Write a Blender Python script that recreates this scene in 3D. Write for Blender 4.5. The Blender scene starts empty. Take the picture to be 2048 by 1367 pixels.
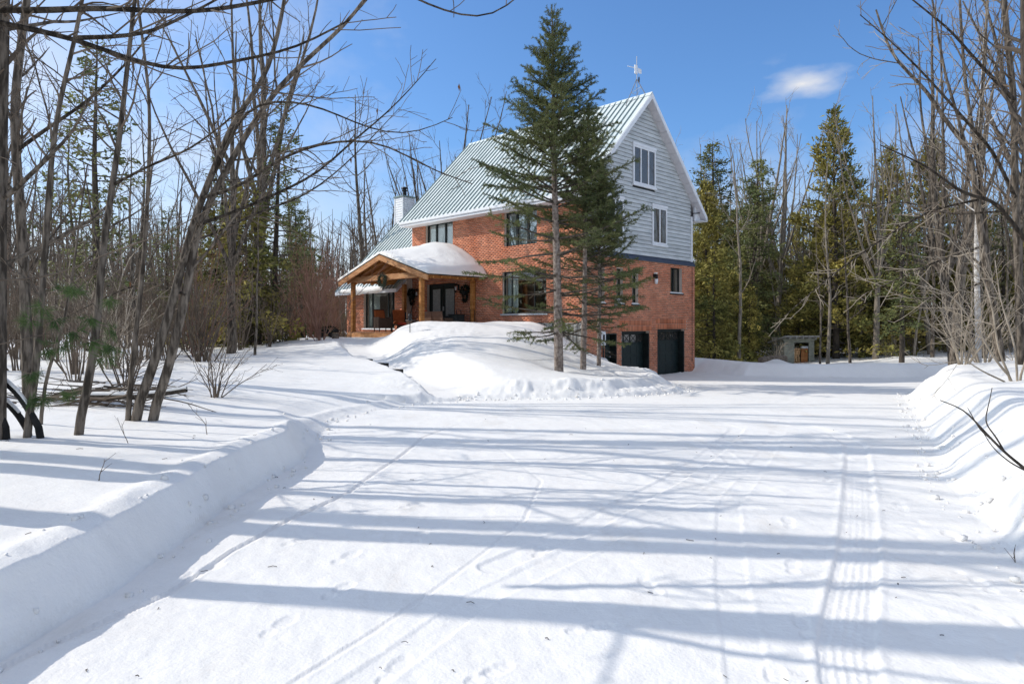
import bpy, bmesh, math, random
import numpy as np
from mathutils import Vector, Matrix

SC = bpy.context.scene
COL = SC.collection
R = math.radians
H = 1.6                    # eye height
F = 1365.0                 # focal length in photo pixels (24 mm)
HZ = 650.0                 # row of the horizon

# ------------------------------------------------------------------ camera, sky, sun, exposure
cd = bpy.data.cameras.new('camera'); cam = bpy.data.objects.new('camera', cd); COL.objects.link(cam)
cam.location = (0, 0, H); cam.rotation_euler = (R(90), 0, 0)
cd.sensor_width = 36; cd.lens = 24.0; cd.shift_y = -33.5/2048
cd.clip_start = 0.05; cd.clip_end = 2000
SC.camera = cam
CLOUD_SEED = 81.6  # leaves the sky ahead clear; unseen cloud elsewhere is added to neutralise blue shade
SUN_EL, SUN_AZ = 37.0, -81.0            # azimuth measured from +Y, clockwise
sd = bpy.data.lights.new('sun', 'SUN'); sun = bpy.data.objects.new('sun', sd); COL.objects.link(sun)
sd.energy = 2.6; sd.angle = R(0.53); sd.color = (1.0, 0.945, 0.86)
_s = Vector((math.sin(R(SUN_AZ))*math.cos(R(SUN_EL)), math.cos(R(SUN_AZ))*math.cos(R(SUN_EL)), math.sin(R(SUN_EL))))
sun.rotation_euler = _s.to_track_quat('Z', 'Y').to_euler(); sun.location = _s*60
W = bpy.data.worlds.new('World'); SC.world = W; W.use_nodes = True
wn, wl = W.node_tree.nodes, W.node_tree.links
wn.clear()
sky = wn.new('ShaderNodeTexSky'); sky.sky_type = 'NISHITA'; sky.sun_disc = False
sky.sun_elevation = R(SUN_EL); sky.sun_rotation = R(SUN_AZ)
sky.air_density = 1.0; sky.dust_density = 1.6; sky.ozone_density = 2.5; sky.altitude = 100
bg = wn.new('ShaderNodeBackground'); bg.inputs['Strength'].default_value = 0.12
wo = wn.new('ShaderNodeOutputWorld')
tc = wn.new('ShaderNodeTexCoord')
sx = wn.new('ShaderNodeSeparateXYZ'); wl.new(tc.outputs['Generated'], sx.inputs[0])
def wmath(op, a, b=None, c=None, clamp=False):
    n = wn.new('ShaderNodeMath'); n.operation = op; n.use_clamp = clamp
    for i, v in enumerate((a, b, c)):
        if v is None: continue
        if isinstance(v, (int, float)): n.inputs[i].default_value = v
        else: wl.new(v, n.inputs[i])
    return n.outputs[0]
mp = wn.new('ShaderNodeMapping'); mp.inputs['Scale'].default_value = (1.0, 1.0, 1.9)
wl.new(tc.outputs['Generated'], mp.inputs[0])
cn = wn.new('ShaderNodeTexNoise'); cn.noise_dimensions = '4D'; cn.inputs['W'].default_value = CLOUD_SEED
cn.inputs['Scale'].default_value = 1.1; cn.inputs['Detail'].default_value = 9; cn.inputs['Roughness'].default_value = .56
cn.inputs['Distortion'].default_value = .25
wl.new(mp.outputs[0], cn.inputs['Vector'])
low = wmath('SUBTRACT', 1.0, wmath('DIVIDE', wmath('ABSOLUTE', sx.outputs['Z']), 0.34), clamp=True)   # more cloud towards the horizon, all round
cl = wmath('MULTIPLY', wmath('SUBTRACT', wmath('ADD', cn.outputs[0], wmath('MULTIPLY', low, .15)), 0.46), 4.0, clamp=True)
# one small fair-weather cloud over the wood on the right
dot = wn.new('ShaderNodeVectorMath'); dot.operation = 'DISTANCE'
mp2 = wn.new('ShaderNodeMapping'); mp2.inputs['Scale'].default_value = (1.0, 1.0, 2.6)
wl.new(tc.outputs['Generated'], mp2.inputs[0])
nv = Vector(((1605-1024)/F, 1.0, (HZ-168)/F)).normalized()
wl.new(mp2.outputs[0], dot.inputs[0]); dot.inputs[1].default_value = (nv.x, nv.y, nv.z*2.6)
cn2 = wn.new('ShaderNodeTexNoise'); cn2.inputs['Scale'].default_value = 13; cn2.inputs['Detail'].default_value = 8; wl.new(mp2.outputs[0], cn2.inputs['Vector'])
blob = wmath('SUBTRACT', 1.0, wmath('DIVIDE', dot.outputs['Value'], 0.072), clamp=True)
blob = wmath('MULTIPLY', wmath('SUBTRACT', wmath('ADD', wmath('MULTIPLY', blob, 1.0), wmath('MULTIPLY', cn2.outputs[0], 2.2)), 1.42, clamp=True), 1.15, clamp=True)
blob = wmath('MULTIPLY', blob, wmath('SUBTRACT', 1.0, wmath('DIVIDE', dot.outputs['Value'], 0.11), clamp=True))
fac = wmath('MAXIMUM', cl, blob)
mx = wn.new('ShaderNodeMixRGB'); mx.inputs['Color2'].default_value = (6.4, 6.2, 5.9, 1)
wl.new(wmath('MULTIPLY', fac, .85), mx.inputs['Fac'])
gain = wn.new('ShaderNodeMixRGB'); gain.blend_type = 'MULTIPLY'; gain.inputs['Fac'].default_value = 1
gain.inputs['Color2'].default_value = (.68, .99, 1.30, 1)
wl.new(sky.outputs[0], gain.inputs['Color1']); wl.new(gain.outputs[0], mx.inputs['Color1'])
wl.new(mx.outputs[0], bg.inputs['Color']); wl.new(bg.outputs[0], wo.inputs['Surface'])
SC.view_settings.view_transform = 'Standard'; SC.view_settings.look = 'None'
SC.view_settings.exposure = 0.34; SC.view_settings.gamma = 1.0
try: SC.view_settings.use_curve_mapping = False
except Exception: pass
SC.render.engine = 'CYCLES'
SC.cycles.max_bounces = 5; SC.cycles.diffuse_bounces = 2; SC.cycles.glossy_bounces = 2
SC.cycles.transparent_max_bounces = 8; SC.cycles.transmission_bounces = 3
SC.cycles.use_denoising = True

# ------------------------------------------------------------------ helpers
def PX(px, py, Y):
    """the place seen in the photograph at (px, py), Y metres ahead"""
    return np.array(((px-1024)/F*Y, Y, H+(HZ-py)/F*Y))

def tag(o, label=None, cat=None, group=None, kind=None):
    if label: o['label'] = label
    if cat: o['category'] = cat
    if group: o['group'] = group
    if kind: o['kind'] = kind
    return o

def link(name, data, parent=None, loc=None, rz=None):
    o = bpy.data.objects.new(name, data); COL.objects.link(o)
    if parent is not None: o.parent = parent
    if loc is not None: o.location = loc
    if rz is not None: o.rotation_euler = (0, 0, rz)
    return o

def empty(name, loc, rz=0.0):
    o = link(name, None, None, loc, rz); o.empty_display_size = .2
    return o

def mesh_np(name, V, Q=None, T=None, mat=None, smooth=False):
    """fast mesh from arrays of quads and triangles"""
    V = np.asarray(V, np.float32)
    idx, starts, tot = [], [], 0
    if Q is not None and len(Q):
        Q = np.asarray(Q, np.int32); idx.append(Q.ravel()); starts.append(np.arange(len(Q))*4); tot = len(Q)*4
    nq = 0 if Q is None else len(Q)
    if T is not None and len(T):
        T = np.asarray(T, np.int32); idx.append(T.ravel()); starts.append(tot+np.arange(len(T))*3)
    idx = np.concatenate(idx); starts = np.concatenate(starts)
    m = bpy.data.meshes.new(name)
    m.vertices.add(len(V)); m.vertices.foreach_set('co', V.ravel())
    m.loops.add(len(idx)); m.loops.foreach_set('vertex_index', idx.astype(np.int32))
    m.polygons.add(len(starts)); m.polygons.foreach_set('loop_start', starts.astype(np.int32))
    if smooth: m.polygons.foreach_set('use_smooth', np.ones(len(starts), bool))
    m.update(calc_edges=True)
    if mat: m.materials.append(mat)
    return m

class MB:
    """collects simple shapes into one mesh"""
    def __init__(s): s.v = []; s.f = []
    def add(s, vs, fs):
        n = len(s.v); s.v += [tuple(map(float, v)) for v in vs]; s.f += [tuple(i+n for i in f) for f in fs]; return s
    def box(s, a, b):
        (x0, y0, z0), (x1, y1, z1) = a, b
        return s.add([(x0,y0,z0),(x1,y0,z0),(x1,y1,z0),(x0,y1,z0),(x0,y0,z1),(x1,y0,z1),(x1,y1,z1),(x0,y1,z1)],
                     [(0,3,2,1),(4,5,6,7),(0,1,5,4),(1,2,6,5),(2,3,7,6),(3,0,4,7)])
    def hexa(s, c):   # eight corners, same order as box
        return s.add(c, [(0,3,2,1),(4,5,6,7),(0,1,5,4),(1,2,6,5),(2,3,7,6),(3,0,4,7)])
    def prism(s, poly, off):
        n = len(poly); off = Vector(off)
        return s.add([Vector(p) for p in poly]+[Vector(p)+off for p in poly],
                     [tuple(range(n))[::-1], tuple(range(n, 2*n))]+[(i, (i+1) % n, n+(i+1) % n, n+i) for i in range(n)])
    def bar(s, p, q, w, h=None, up=(0, 0, 1)):
        h = h or w; p, q = Vector(p), Vector(q); d = (q-p).normalized(); up = Vector(up)
        if abs(d.dot(up)) > .98: up = Vector((1, 0, 0))
        a = d.cross(up).normalized()*w/2; b = a.cross(d).normalized()*h/2
        return s.hexa([p-a-b, p+a-b, p+a+b, p-a+b, q-a-b, q+a-b, q+a+b, q-a+b])
    def tube(s, pts, rad, n=8, cap=True):
        pts = [Vector(p) for p in pts]
        if not hasattr(rad, '__len__'): rad = [rad]*len(pts)
        rings = []
        for i, p in enumerate(pts):
            d = (pts[min(i+1, len(pts)-1)]-pts[max(i-1, 0)]).normalized()
            ref = Vector((0, 0, 1)) if abs(d.z) < .9 else Vector((1, 0, 0))
            a = d.cross(ref).normalized(); b = a.cross(d)
            rings += [p+(a*math.cos(2*math.pi*k/n)+b*math.sin(2*math.pi*k/n))*rad[i] for k in range(n)]
        m = len(pts)
        fs = [(i*n+k, i*n+(k+1) % n, (i+1)*n+(k+1) % n, (i+1)*n+k) for i in range(m-1) for k in range(n)]
        if cap: fs += [tuple(range(n))[::-1], tuple(range((m-1)*n, m*n))]
        return s.add(rings, fs)
    def lathe(s, c, prof, n=12):
        c = Vector(c); vs = []
        for r, z in prof: vs += [c+Vector((r*math.cos(2*math.pi*k/n), r*math.sin(2*math.pi*k/n), z)) for k in range(n)]
        m = len(prof)
        return s.add(vs, [(i*n+k, i*n+(k+1) % n, (i+1)*n+(k+1) % n, (i+1)*n+k) for i in range(m-1) for k in range(n)]
                     + [tuple(range(n))[::-1], tuple(range((m-1)*n, m*n))])
    def build(s, name, mat, parent=None, loc=None, rz=None, smooth=False, bevel=0):
        me = bpy.data.meshes.new(name); me.from_pydata(s.v, [], s.f)
        bm = bmesh.new(); bm.from_mesh(me)
        bmesh.ops.recalc_face_normals(bm, faces=bm.faces)
        if bevel: bmesh.ops.bevel(bm, geom=bm.edges[:], offset=bevel, segments=1, affect='EDGES', profile=.7)
        if smooth:
            for f in bm.faces: f.smooth = True
        bm.to_mesh(me); bm.free()
        me.materials.append(mat)
        return link(name, me, parent, loc, rz)

# ------------------------------------------------------------------ materials
def mat(name, c1, c2=None, scale=4.0, rough=.7, stretch=(1, 1, 1), detail=5, bump=0, bscale=None, bdist=.02,
        island=0, objrand=0, spec=.3, metallic=0, lo=.35, hi=.65, transl=0, wave=0):
    m = bpy.data.materials.new(name); m.use_nodes = True
    n, l = m.node_tree.nodes, m.node_tree.links
    p = n['Principled BSDF']; p.inputs['Roughness'].default_value = rough
    p.inputs['Specular IOR Level'].default_value = spec; p.inputs['Metallic'].default_value = metallic
    c2 = c2 or c1
    t = n.new('ShaderNodeTexCoord'); mp = n.new('ShaderNodeMapping'); mp.inputs['Scale'].default_value = stretch
    l.new(t.outputs['Object'], mp.inputs[0])
    no = n.new('ShaderNodeTexNoise'); no.inputs['Scale'].default_value = scale; no.inputs['Detail'].default_value = detail
    l.new(mp.outputs[0], no.inputs['Vector'])
    cr = n.new('ShaderNodeValToRGB'); cr.color_ramp.elements[0].position = lo; cr.color_ramp.elements[1].position = hi
    cr.color_ramp.elements[0].color = (*c1, 1); cr.color_ramp.elements[1].color = (*c2, 1)
    l.new(no.outputs[0], cr.inputs[0]); out = cr.outputs[0]
    if island or objrand:
        hs = n.new('ShaderNodeHueSaturation')
        def rng(src, amt):
            r = n.new('ShaderNodeMapRange'); r.inputs['To Min'].default_value = 1-amt; r.inputs['To Max'].default_value = 1+amt
            l.new(src, r.inputs[0]); return r.outputs[0]
        if island and objrand:
            a = rng(n.new('ShaderNodeNewGeometry').outputs['Random Per Island'], island)
            b = rng(n.new('ShaderNodeObjectInfo').outputs['Random'], objrand)
            mu = n.new('ShaderNodeMath'); mu.operation = 'MULTIPLY'; l.new(a, mu.inputs[0]); l.new(b, mu.inputs[1]); v = mu.outputs[0]
        elif island: v = rng(n.new('ShaderNodeNewGeometry').outputs['Random Per Island'], island)
        else: v = rng(n.new('ShaderNodeObjectInfo').outputs['Random'], objrand)
        l.new(v, hs.inputs['Value']); l.new(out, hs.inputs['Color']); out = hs.outputs[0]
    l.new(out, p.inputs['Base Color'])
    if bump:
        bn = n.new('ShaderNodeTexNoise'); bn.inputs['Scale'].default_value = bscale or scale*4; bn.inputs['Detail'].default_value = 6
        l.new(mp.outputs[0], bn.inputs['Vector'])
        bu = n.new('ShaderNodeBump'); bu.inputs['Strength'].default_value = bump; bu.inputs['Distance'].default_value = bdist
        l.new(bn.outputs[0], bu.inputs['Height']); l.new(bu.outputs[0], p.inputs['Normal'])
    if transl:
        tr = n.new('ShaderNodeBsdfTranslucent'); l.new(out, tr.inputs['Color'])
        ms = n.new('ShaderNodeMixShader'); ms.inputs[0].default_value = transl
        l.new(p.outputs[0], ms.inputs[1]); l.new(tr.outputs[0], ms.inputs[2]); l.new(ms.outputs[0], n['Material Output'].inputs['Surface'])
    return m

M = {}
M['brick'] = mat('brick', (.50, .155, .07), (.62, .24, .13), 1.2, .85, island=.26, bump=.4, bscale=60, bdist=.004)
M['mortar'] = mat('mortar', (.60, .48, .40), (.68, .56, .47), 6, .95)
M['stone'] = mat('stone', (.10, .10, .095), (.42, .41, .38), 2.2, .9, stretch=(3, 3, .35), bump=.8, bscale=6, bdist=.05, lo=.38, hi=.6)
M['siding'] = mat('siding', (.46, .485, .485), (.62, .64, .635), 2.2, .75, stretch=(.7, 1, 3), objrand=.09, detail=9, lo=.3, hi=.6)
M['trim'] = mat('white_trim', (.76, .77, .79), (.82, .83, .84), 3, .55)
M['soffit'] = mat('soffit', (.60, .58, .60), (.68, .65, .66), 8, .7)
M['flash'] = mat('dark_flashing', (.022, .035, .065), (.035, .05, .085), 3, .45, spec=.5)
M['roof'] = mat('roof_metal', (.62, .68, .655), (.76, .80, .775), 1.6, .42, objrand=.05, spec=.5)
M['roofrib'] = mat('roof_rib', (.22, .29, .285), None, 2, .5)
M['dframe'] = mat('dark_frame', (.010, .014, .013), (.018, .024, .022), 3, .5)
M['gdoor'] = mat('garage_green', (.012, .021, .020), (.018, .030, .028), 2, .45)
M['cedar'] = mat('cedar_wood', (.36, .135, .030), (.54, .25, .075), 3.0, .6, stretch=(1, 1, 5), bump=.2, bscale=14, objrand=.1)
M['cedar2'] = mat('beam_wood', (.46, .20, .08), (.66, .35, .16), 2.6, .6, stretch=(4, 1, 4), bump=.2, objrand=.08)
M['ceil'] = mat('ceiling_board', (.30, .12, .04), (.46, .21, .075), 3, .6, stretch=(5, 1, 1), objrand=.15)
M['deck'] = mat('deck_wood', (.36, .17, .09), (.50, .27, .15), 4, .8, stretch=(1, 6, 1))
M['curtain'] = mat('curtain', (.62, .64, .62), (.74, .75, .72), 2, .9, stretch=(8, 8, .4))
M['blind'] = mat('blind', (.55, .56, .56), (.62, .62, .62), 2, .8)
M['black'] = mat('black_metal', (.012, .012, .013), (.02, .02, .021), 4, .5)
M['grey'] = mat('grey_metal', (.42, .43, .44), (.5, .51, .52), 5, .5)
M['white'] = mat('white_plastic', (.75, .76, .77), (.8, .8, .81), 5, .5)
M['lace'] = mat('lace', (.22, .24, .23), (.36, .37, .36), 18, .9)
M['wicker2'] = mat('brown_wicker', (.15, .085, .055), (.26, .16, .11), 50, .8, bump=.5)
M['wicker'] = mat('wicker', (.05, .032, .024), (.13, .085, .06), 60, .8, bump=.5)
M['cushion'] = mat('rust_cushion', (.36, .085, .022), (.47, .125, .035), 6, .9)
M['red'] = mat('red_cushion', (.42, .05, .02), (.52, .075, .03), 6, .9)
M['bin'] = mat('dark_bin', (.016, .022, .022), (.03, .036, .036), 6, .6)
M['log'] = mat('log_bark', (.10, .075, .055), (.24, .19, .14), 12, .9, bump=.5)
M['logend'] = mat('log_end', (.42, .24, .11), (.60, .38, .20), 14, .9, objrand=.2)
M['shed'] = mat('shed_board', (.20, .205, .165), (.33, .335, .27), 5, .85, stretch=(1, 1, 3), objrand=.12)
M['shedroof'] = mat('shed_roof', (.20, .20, .19), (.36, .35, .33), 5, .8)
M['rustwood'] = mat('brown_plywood', (.26, .10, .03), (.40, .17, .06), 5, .8)
M['wreath'] = mat('wreath_green', (.03, .045, .028), (.08, .095, .055), 20, .9, island=.3)
M['plant'] = mat('dark_plant', (.010, .014, .010), (.022, .028, .02), 20, .9, island=.3)
M['bark'] = mat('bark', (.060, .047, .035), (.215, .175, .135), 7, .95, stretch=(3, 3, .6), bump=1.0, bscale=16, bdist=.03, objrand=.18, lo=.41, hi=.60, detail=8)
M['barkdark'] = mat('dark_bark', (.045, .036, .028), (.115, .092, .07), 5, .95, stretch=(3, 3, .7), bump=.8, bscale=14, bdist=.03, objrand=.15)
M['sprucebark'] = mat('spruce_bark', (.13, .095, .075), (.34, .28, .235), 14, .95, stretch=(1, 1, .8), bump=.8, bscale=40, bdist=.02)
M['birch'] = mat('birch_bark', (.30, .27, .24), (.62, .58, .53), 4, .8, stretch=(1, 1, 4), bump=.2)
M['twig'] = mat('twig', (.105, .078, .056), (.195, .150, .110), 3, .9, objrand=.2)
M['twigpale'] = mat('pale_twig', (.25, .205, .15), (.42, .35, .27), 3, .9, objrand=.15)
M['twigred'] = mat('red_twig', (.20, .10, .068), (.31, .175, .125), 3, .9, objrand=.15)
M['blacklog'] = mat('black_log', (.012, .011, .010), (.03, .027, .024), 8, .9, bump=.5)
M['spruce'] = mat('spruce_needles', (.070, .096, .036), (.180, .195, .068), .9, .75, island=.42, transl=.2)
M['spruceold'] = mat('spruce_inner', (.15, .115, .06), (.21, .165, .09), 1.5, .85, island=.3)
M['evergreen'] = mat('cedar_foliage', (.16, .165, .045), (.40, .32, .08), .55, .8, island=.45, objrand=.22, transl=.15)
M['hemlock'] = mat('hemlock_foliage', (.095, .12, .045), (.23, .23, .08), .7, .8, island=.4, objrand=.2, transl=.15)
M['pine'] = mat('pine_needles', (.055, .100, .028), (.10, .15, .045), 4, .7, island=.3, transl=.25)
M['barkpale'] = mat('pale_bark', (.14, .115, .088), (.32, .27, .21), 5.5, .95, stretch=(3, 3, .7), bump=.7, bscale=16, bdist=.02, objrand=.18)
M['leaf'] = mat('dead_leaf', (.16, .075, .035), (.22, .11, .05), 6, .9)
def glass(name, facing):
    m = bpy.data.materials.new(name); m.use_nodes = True; n, l = m.node_tree.nodes, m.node_tree.links
    n.remove(n['Principled BSDF'])
    t = n.new('ShaderNodeBsdfTransparent'); t.inputs[0].default_value = (.86, .90, .89, 1)
    g = n.new('ShaderNodeBsdfGlossy'); g.inputs['Roughness'].default_value = .02; g.inputs['Color'].default_value = (.8, .82, .84, 1)
    x = n.new('ShaderNodeMixShader'); x.inputs[0].default_value = facing
    l.new(t.outputs[0], x.inputs[1]); l.new(g.outputs[0], x.inputs[2]); l.new(x.outputs[0], n['Material Output'].inputs['Surface'])
    return m
M['glass'] = glass('window_glass', .20)
M['glassdark'] = mat('dark_glass', (.030, .028, .025), (.06, .055, .048), 5, .03, stretch=(6, 6, 1)); M['glassdark'].node_tree.nodes['Principled BSDF'].inputs['IOR'].default_value = 1.75
M['glassdark'].node_tree.nodes['Principled BSDF'].inputs['Specular IOR Level'].default_value = .5

def snow_mat(name='snow', grit=False):
    m = bpy.data.materials.new(name); m.use_nodes = True; n, l = m.node_tree.nodes, m.node_tree.links
    p = n['Principled BSDF']; p.inputs['Roughness'].default_value = .62; p.inputs['Specular IOR Level'].default_value = .25
    t = n.new('ShaderNodeTexCoord')
    a = n.new('ShaderNodeTexNoise'); a.inputs['Scale'].default_value = 1.6; a.inputs['Detail'].default_value = 10; a.inputs['Roughness'].default_value = .65
    cr = n.new('ShaderNodeValToRGB'); cr.color_ramp.elements[0].position = .3; cr.color_ramp.elements[1].position = .6
    cr.color_ramp.elements[0].color = (.87, .84, .79, 1); cr.color_ramp.elements[1].color = (.92, .89, .84, 1)
    l.new(t.outputs['Object'], a.inputs['Vector']); l.new(a.outputs[0], cr.inputs[0]); l.new(cr.outputs[0], p.inputs['Base Color'])
    if grit:      # sand and bark dust trodden into the packed drive
        mpg = n.new('ShaderNodeMapping'); mpg.inputs['Scale'].default_value = (1.6, .55, 1); l.new(t.outputs['Object'], mpg.inputs[0])
        d1 = n.new('ShaderNodeTexNoise'); d1.inputs['Scale'].default_value = 1.1; d1.inputs['Detail'].default_value = 9; d1.inputs['Roughness'].default_value = .72
        l.new(mpg.outputs[0], d1.inputs['Vector'])
        dr = n.new('ShaderNodeMapRange'); dr.inputs['From Min'].default_value = .54; dr.inputs['From Max'].default_value = .74; dr.inputs['To Max'].default_value = .55; l.new(d1.outputs[0], dr.inputs[0])
        mg = n.new('ShaderNodeMixRGB'); mg.inputs['Color2'].default_value = (.70, .64, .56, 1); l.new(dr.outputs[0], mg.inputs['Fac']); l.new(cr.outputs[0], mg.inputs['Color1']); l.new(mg.outputs[0], p.inputs['Base Color'])
    b = n.new('ShaderNodeTexNoise'); b.inputs['Scale'].default_value = 55; b.inputs['Detail'].default_value = 4
    c = n.new('ShaderNodeTexNoise'); c.inputs['Scale'].default_value = 9; c.inputs['Detail'].default_value = 6
    l.new(t.outputs['Object'], b.inputs['Vector']); l.new(t.outputs['Object'], c.inputs['Vector'])
    u1 = n.new('ShaderNodeBump'); u1.inputs['Strength'].default_value = .3; u1.inputs['Distance'].default_value = .012
    u2 = n.new('ShaderNodeBump'); u2.inputs['Strength'].default_value = .35; u2.inputs['Distance'].default_value = .03
    l.new(b.outputs[0], u1.inputs['Height']); l.new(c.outputs[0], u2.inputs['Height']); l.new(u1.outputs[0], u2.inputs['Normal'])
    l.new(u2.outputs[0], p.inputs['Normal'])
    return m
M['snow'] = snow_mat(); M['drive'] = snow_mat('packed_snow', True)

# ------------------------------------------------------------------ numpy noise
_rs = np.random.RandomState(7); _tab = _rs.rand(256, 256)
def vnoise(x, y, s=0):
    x = np.asarray(x)+s*17.31; y = np.asarray(y)+s*7.77
    xi = np.floor(x).astype(int); yi = np.floor(y).astype(int); fx = x-xi; fy = y-yi
    fx = fx*fx*fx*(fx*(fx*6-15)+10); fy = fy*fy*fy*(fy*(fy*6-15)+10)
    g = lambda i, j: _tab[(xi+i) & 255, (yi+j) & 255]
    return (g(0,0)*(1-fx)+g(1,0)*fx)*(1-fy)+(g(0,1)*(1-fx)+g(1,1)*fx)*fy-.5
def fbm(x, y, o=4, s=0, g=.5):
    t = 0; a = 1.0
    for k in range(o): t = t+a*vnoise(x*2**k, y*2**k, s+k); a *= g
    return t
def sstep(a, b, x):
    t = np.clip((x-a)/(b-a), 0, 1); return t*t*(3-2*t)

# ------------------------------------------------------------------ the snow-covered ground
HC = np.array((2.75, 25.0)); S2 = math.sqrt(.5)
def house_local(X, Y):
    """plan coordinates of the house: x along the gable wall, y along the porch wall"""
    dx, dy = X-HC[0], Y-HC[1]
    return (dx+dy)*S2, (-dx+dy)*S2
def HL(x, y, z=0): return Vector((HC[0]+(x-y)*S2, HC[1]+(x+y)*S2, z))

DRIVE = np.array([(-2.3,-40),(-2.38,-6),(-2.5,2),(-2.42,4.2),(-2.52,6.3),(-2.48,8.0),(-2.75,9.6),(-2.95,11.2),(-2.75,12.6),(-2.1,13.7),(-1.25,14.35),(-.95,14.8),
                  (.2,14.95),(1.5,15.15),(2.7,15.6),(3.7,16.5),(4.5,17.6),(4.85,18.8),(4.75,20.3),(4.5,22),(4.25,24),(4.3,26.5),(8.0,30.2),(8.5,29.2),(9.3,27.6),
                  (11,26.9),(14,26.6),(17,26.9),(19.5,26.2),(19.5,24.4),(16.5,22.2),(13.0,19.0),(10.6,17.4),(9.2,16.0),(8.2,14.2),(7.3,12.4),(6.2,10.4),(5.55,9.0),
                  (4.75,7.6),(4.15,6.4),(3.75,5.5),(3.35,4.6),(3.0,3.7),(2.75,2.4),(2.6,0),(2.5,-6),(2.4,-40)], float)
WALK = np.array([(-1.3,14.6),(-2.3,17.0),(-3.2,18.7),(-4.15,20.2),(-5.1,22.6),(-5.9,25.2),(-6.6,28.0)], float)

def seg_dist(X, Y, P, closed):
    d = np.full(X.shape, 1e9); n = len(P)
    for i in range(n if closed else n-1):
        a, b = P[i], P[(i+1) % n]; ab = b-a
        t = np.clip(((X-a[0])*ab[0]+(Y-a[1])*ab[1])/(ab@ab), 0, 1)
        d = np.minimum(d, np.hypot(X-a[0]-t*ab[0], Y-a[1]-t*ab[1]))
    return d
def inside(X, Y, P):
    c = np.zeros(X.shape, bool); n = len(P)
    for i in range(n):
        (x0, y0), (x1, y1) = P[i], P[(i+1) % n]
        if y0 == y1: continue
        k = ((y0 > Y) != (y1 > Y)) & (X < (x1-x0)*(Y-y0)/(y1-y0)+x0)
        c ^= k
    return c

CP = np.array([(-2.75,-10,.33),(-2.8,0,.34),(-2.8,3,.34),(-2.8,6,.36),(-2.9,8.2,.35),(-3.4,10.5,.24),(-3.7,12.2,.18),(-3.0,14.2,.22),(-2.1,15.3,.40),(-1.6,15.2,.28),
    (-4.6,7.3,.43),(-6,3.5,.50),(-8,8,.55),(-6,11,.42),(-10,14,.58),(-6,16,.5),(-4.2,17,.5),(-14,8,.7),(-13.3,27,.8),(-10.8,27,.82),(-8,24,.85),(-7.9,26.5,1.0),(-8.5,29,1.05),(-9.5,33,.9),
    (-15,35,.5),(-30,30,.6),(-12,42,.4),(-25,12,.8),(-6,20,.72),(-7,22.5,.85),(-3.6,16.5,.45),
    (-.9,16.2,.42),(.3,16.4,.42),(1.5,16.6,.36),(2.6,17.0,.28),(3.6,17.8,.2),(4.2,18.8,.12),(-2.2,19.5,.82),(-3.6,22.6,1.2),(-4.3,25,1.46),(-3.45,25.0,1.72),(-2.7,25.8,1.50),(-2.35,27.0,1.26),(-1.5,26.9,1.62),(0,25.3,1.66),(1.0,25.5,1.62),
    (1.6,25.5,1.35),(2.35,25.1,.85),(2.75,24.6,.62),(3.6,25.4,.3),(-.6,20.5,1.0),(-.5,18.2,.66),(.6,22.5,1.2),(1.31,19,.36),(2.1,20.2,.36),(2.7,21.4,.40),(1.4,21.5,.75),(3.9,20.5,.30),(4.0,23,.20),
    (3.2,3.4,.50),(4.3,4.2,.64),(4.9,6.2,.66),(6.4,8,.66),(8.2,12,.62),(9.3,12.6,.68),(10,14,.84),(10.3,16,.62),(12.0,17.4,.6),(15,20.2,.5),(18,22.6,.5),(9,9,.85),(14,12,.95),(20,16,.9),(9,4,.75),(20,5,.9),
    (9.2,29.4,.10),(8.6,30.6,.12),(10.5,28,.03),(13.5,27.8,.04),(17,28.2,.04),(21,27.5,.12),(24,24,.4),(12,33,-.45),(15,34,-.35),(11.5,36,-.4),(18,34,-.1),(12,45,.05),(22,45,.2),(32,40,.3),(15,60,.5),(35,70,.9),(-30,70,.9),(0,85,1),(0,45,.5),(70,20,.8),(-70,20,.9),(0,-40,.3),(-40,-30,.6),(40,-30,.7)], float)
def tps_fit(P):
    n = len(P); d = np.hypot(P[:, None, 0]-P[None, :, 0], P[:, None, 1]-P[None, :, 1])
    K = np.where(d > 0, d*d*np.log(d+1e-9), 0)+np.eye(n)*.02
    A = np.zeros((n+3, n+3)); A[:n, :n] = K; A[:n, n] = 1; A[:n, n+1:] = P[:, :2]; A[n:, :n] = A[:n, n:].T
    return np.linalg.solve(A, np.r_[P[:, 2], 0, 0, 0])
_w = tps_fit(CP)
def tps(X, Y):
    z = _w[-3]+_w[-2]*X+_w[-1]*Y
    for k in range(len(CP)):
        r2 = (X-CP[k, 0])**2+(Y-CP[k, 1])**2+1e-9
        z = z+_w[k]*.5*r2*np.log(r2)
    return z
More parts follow.
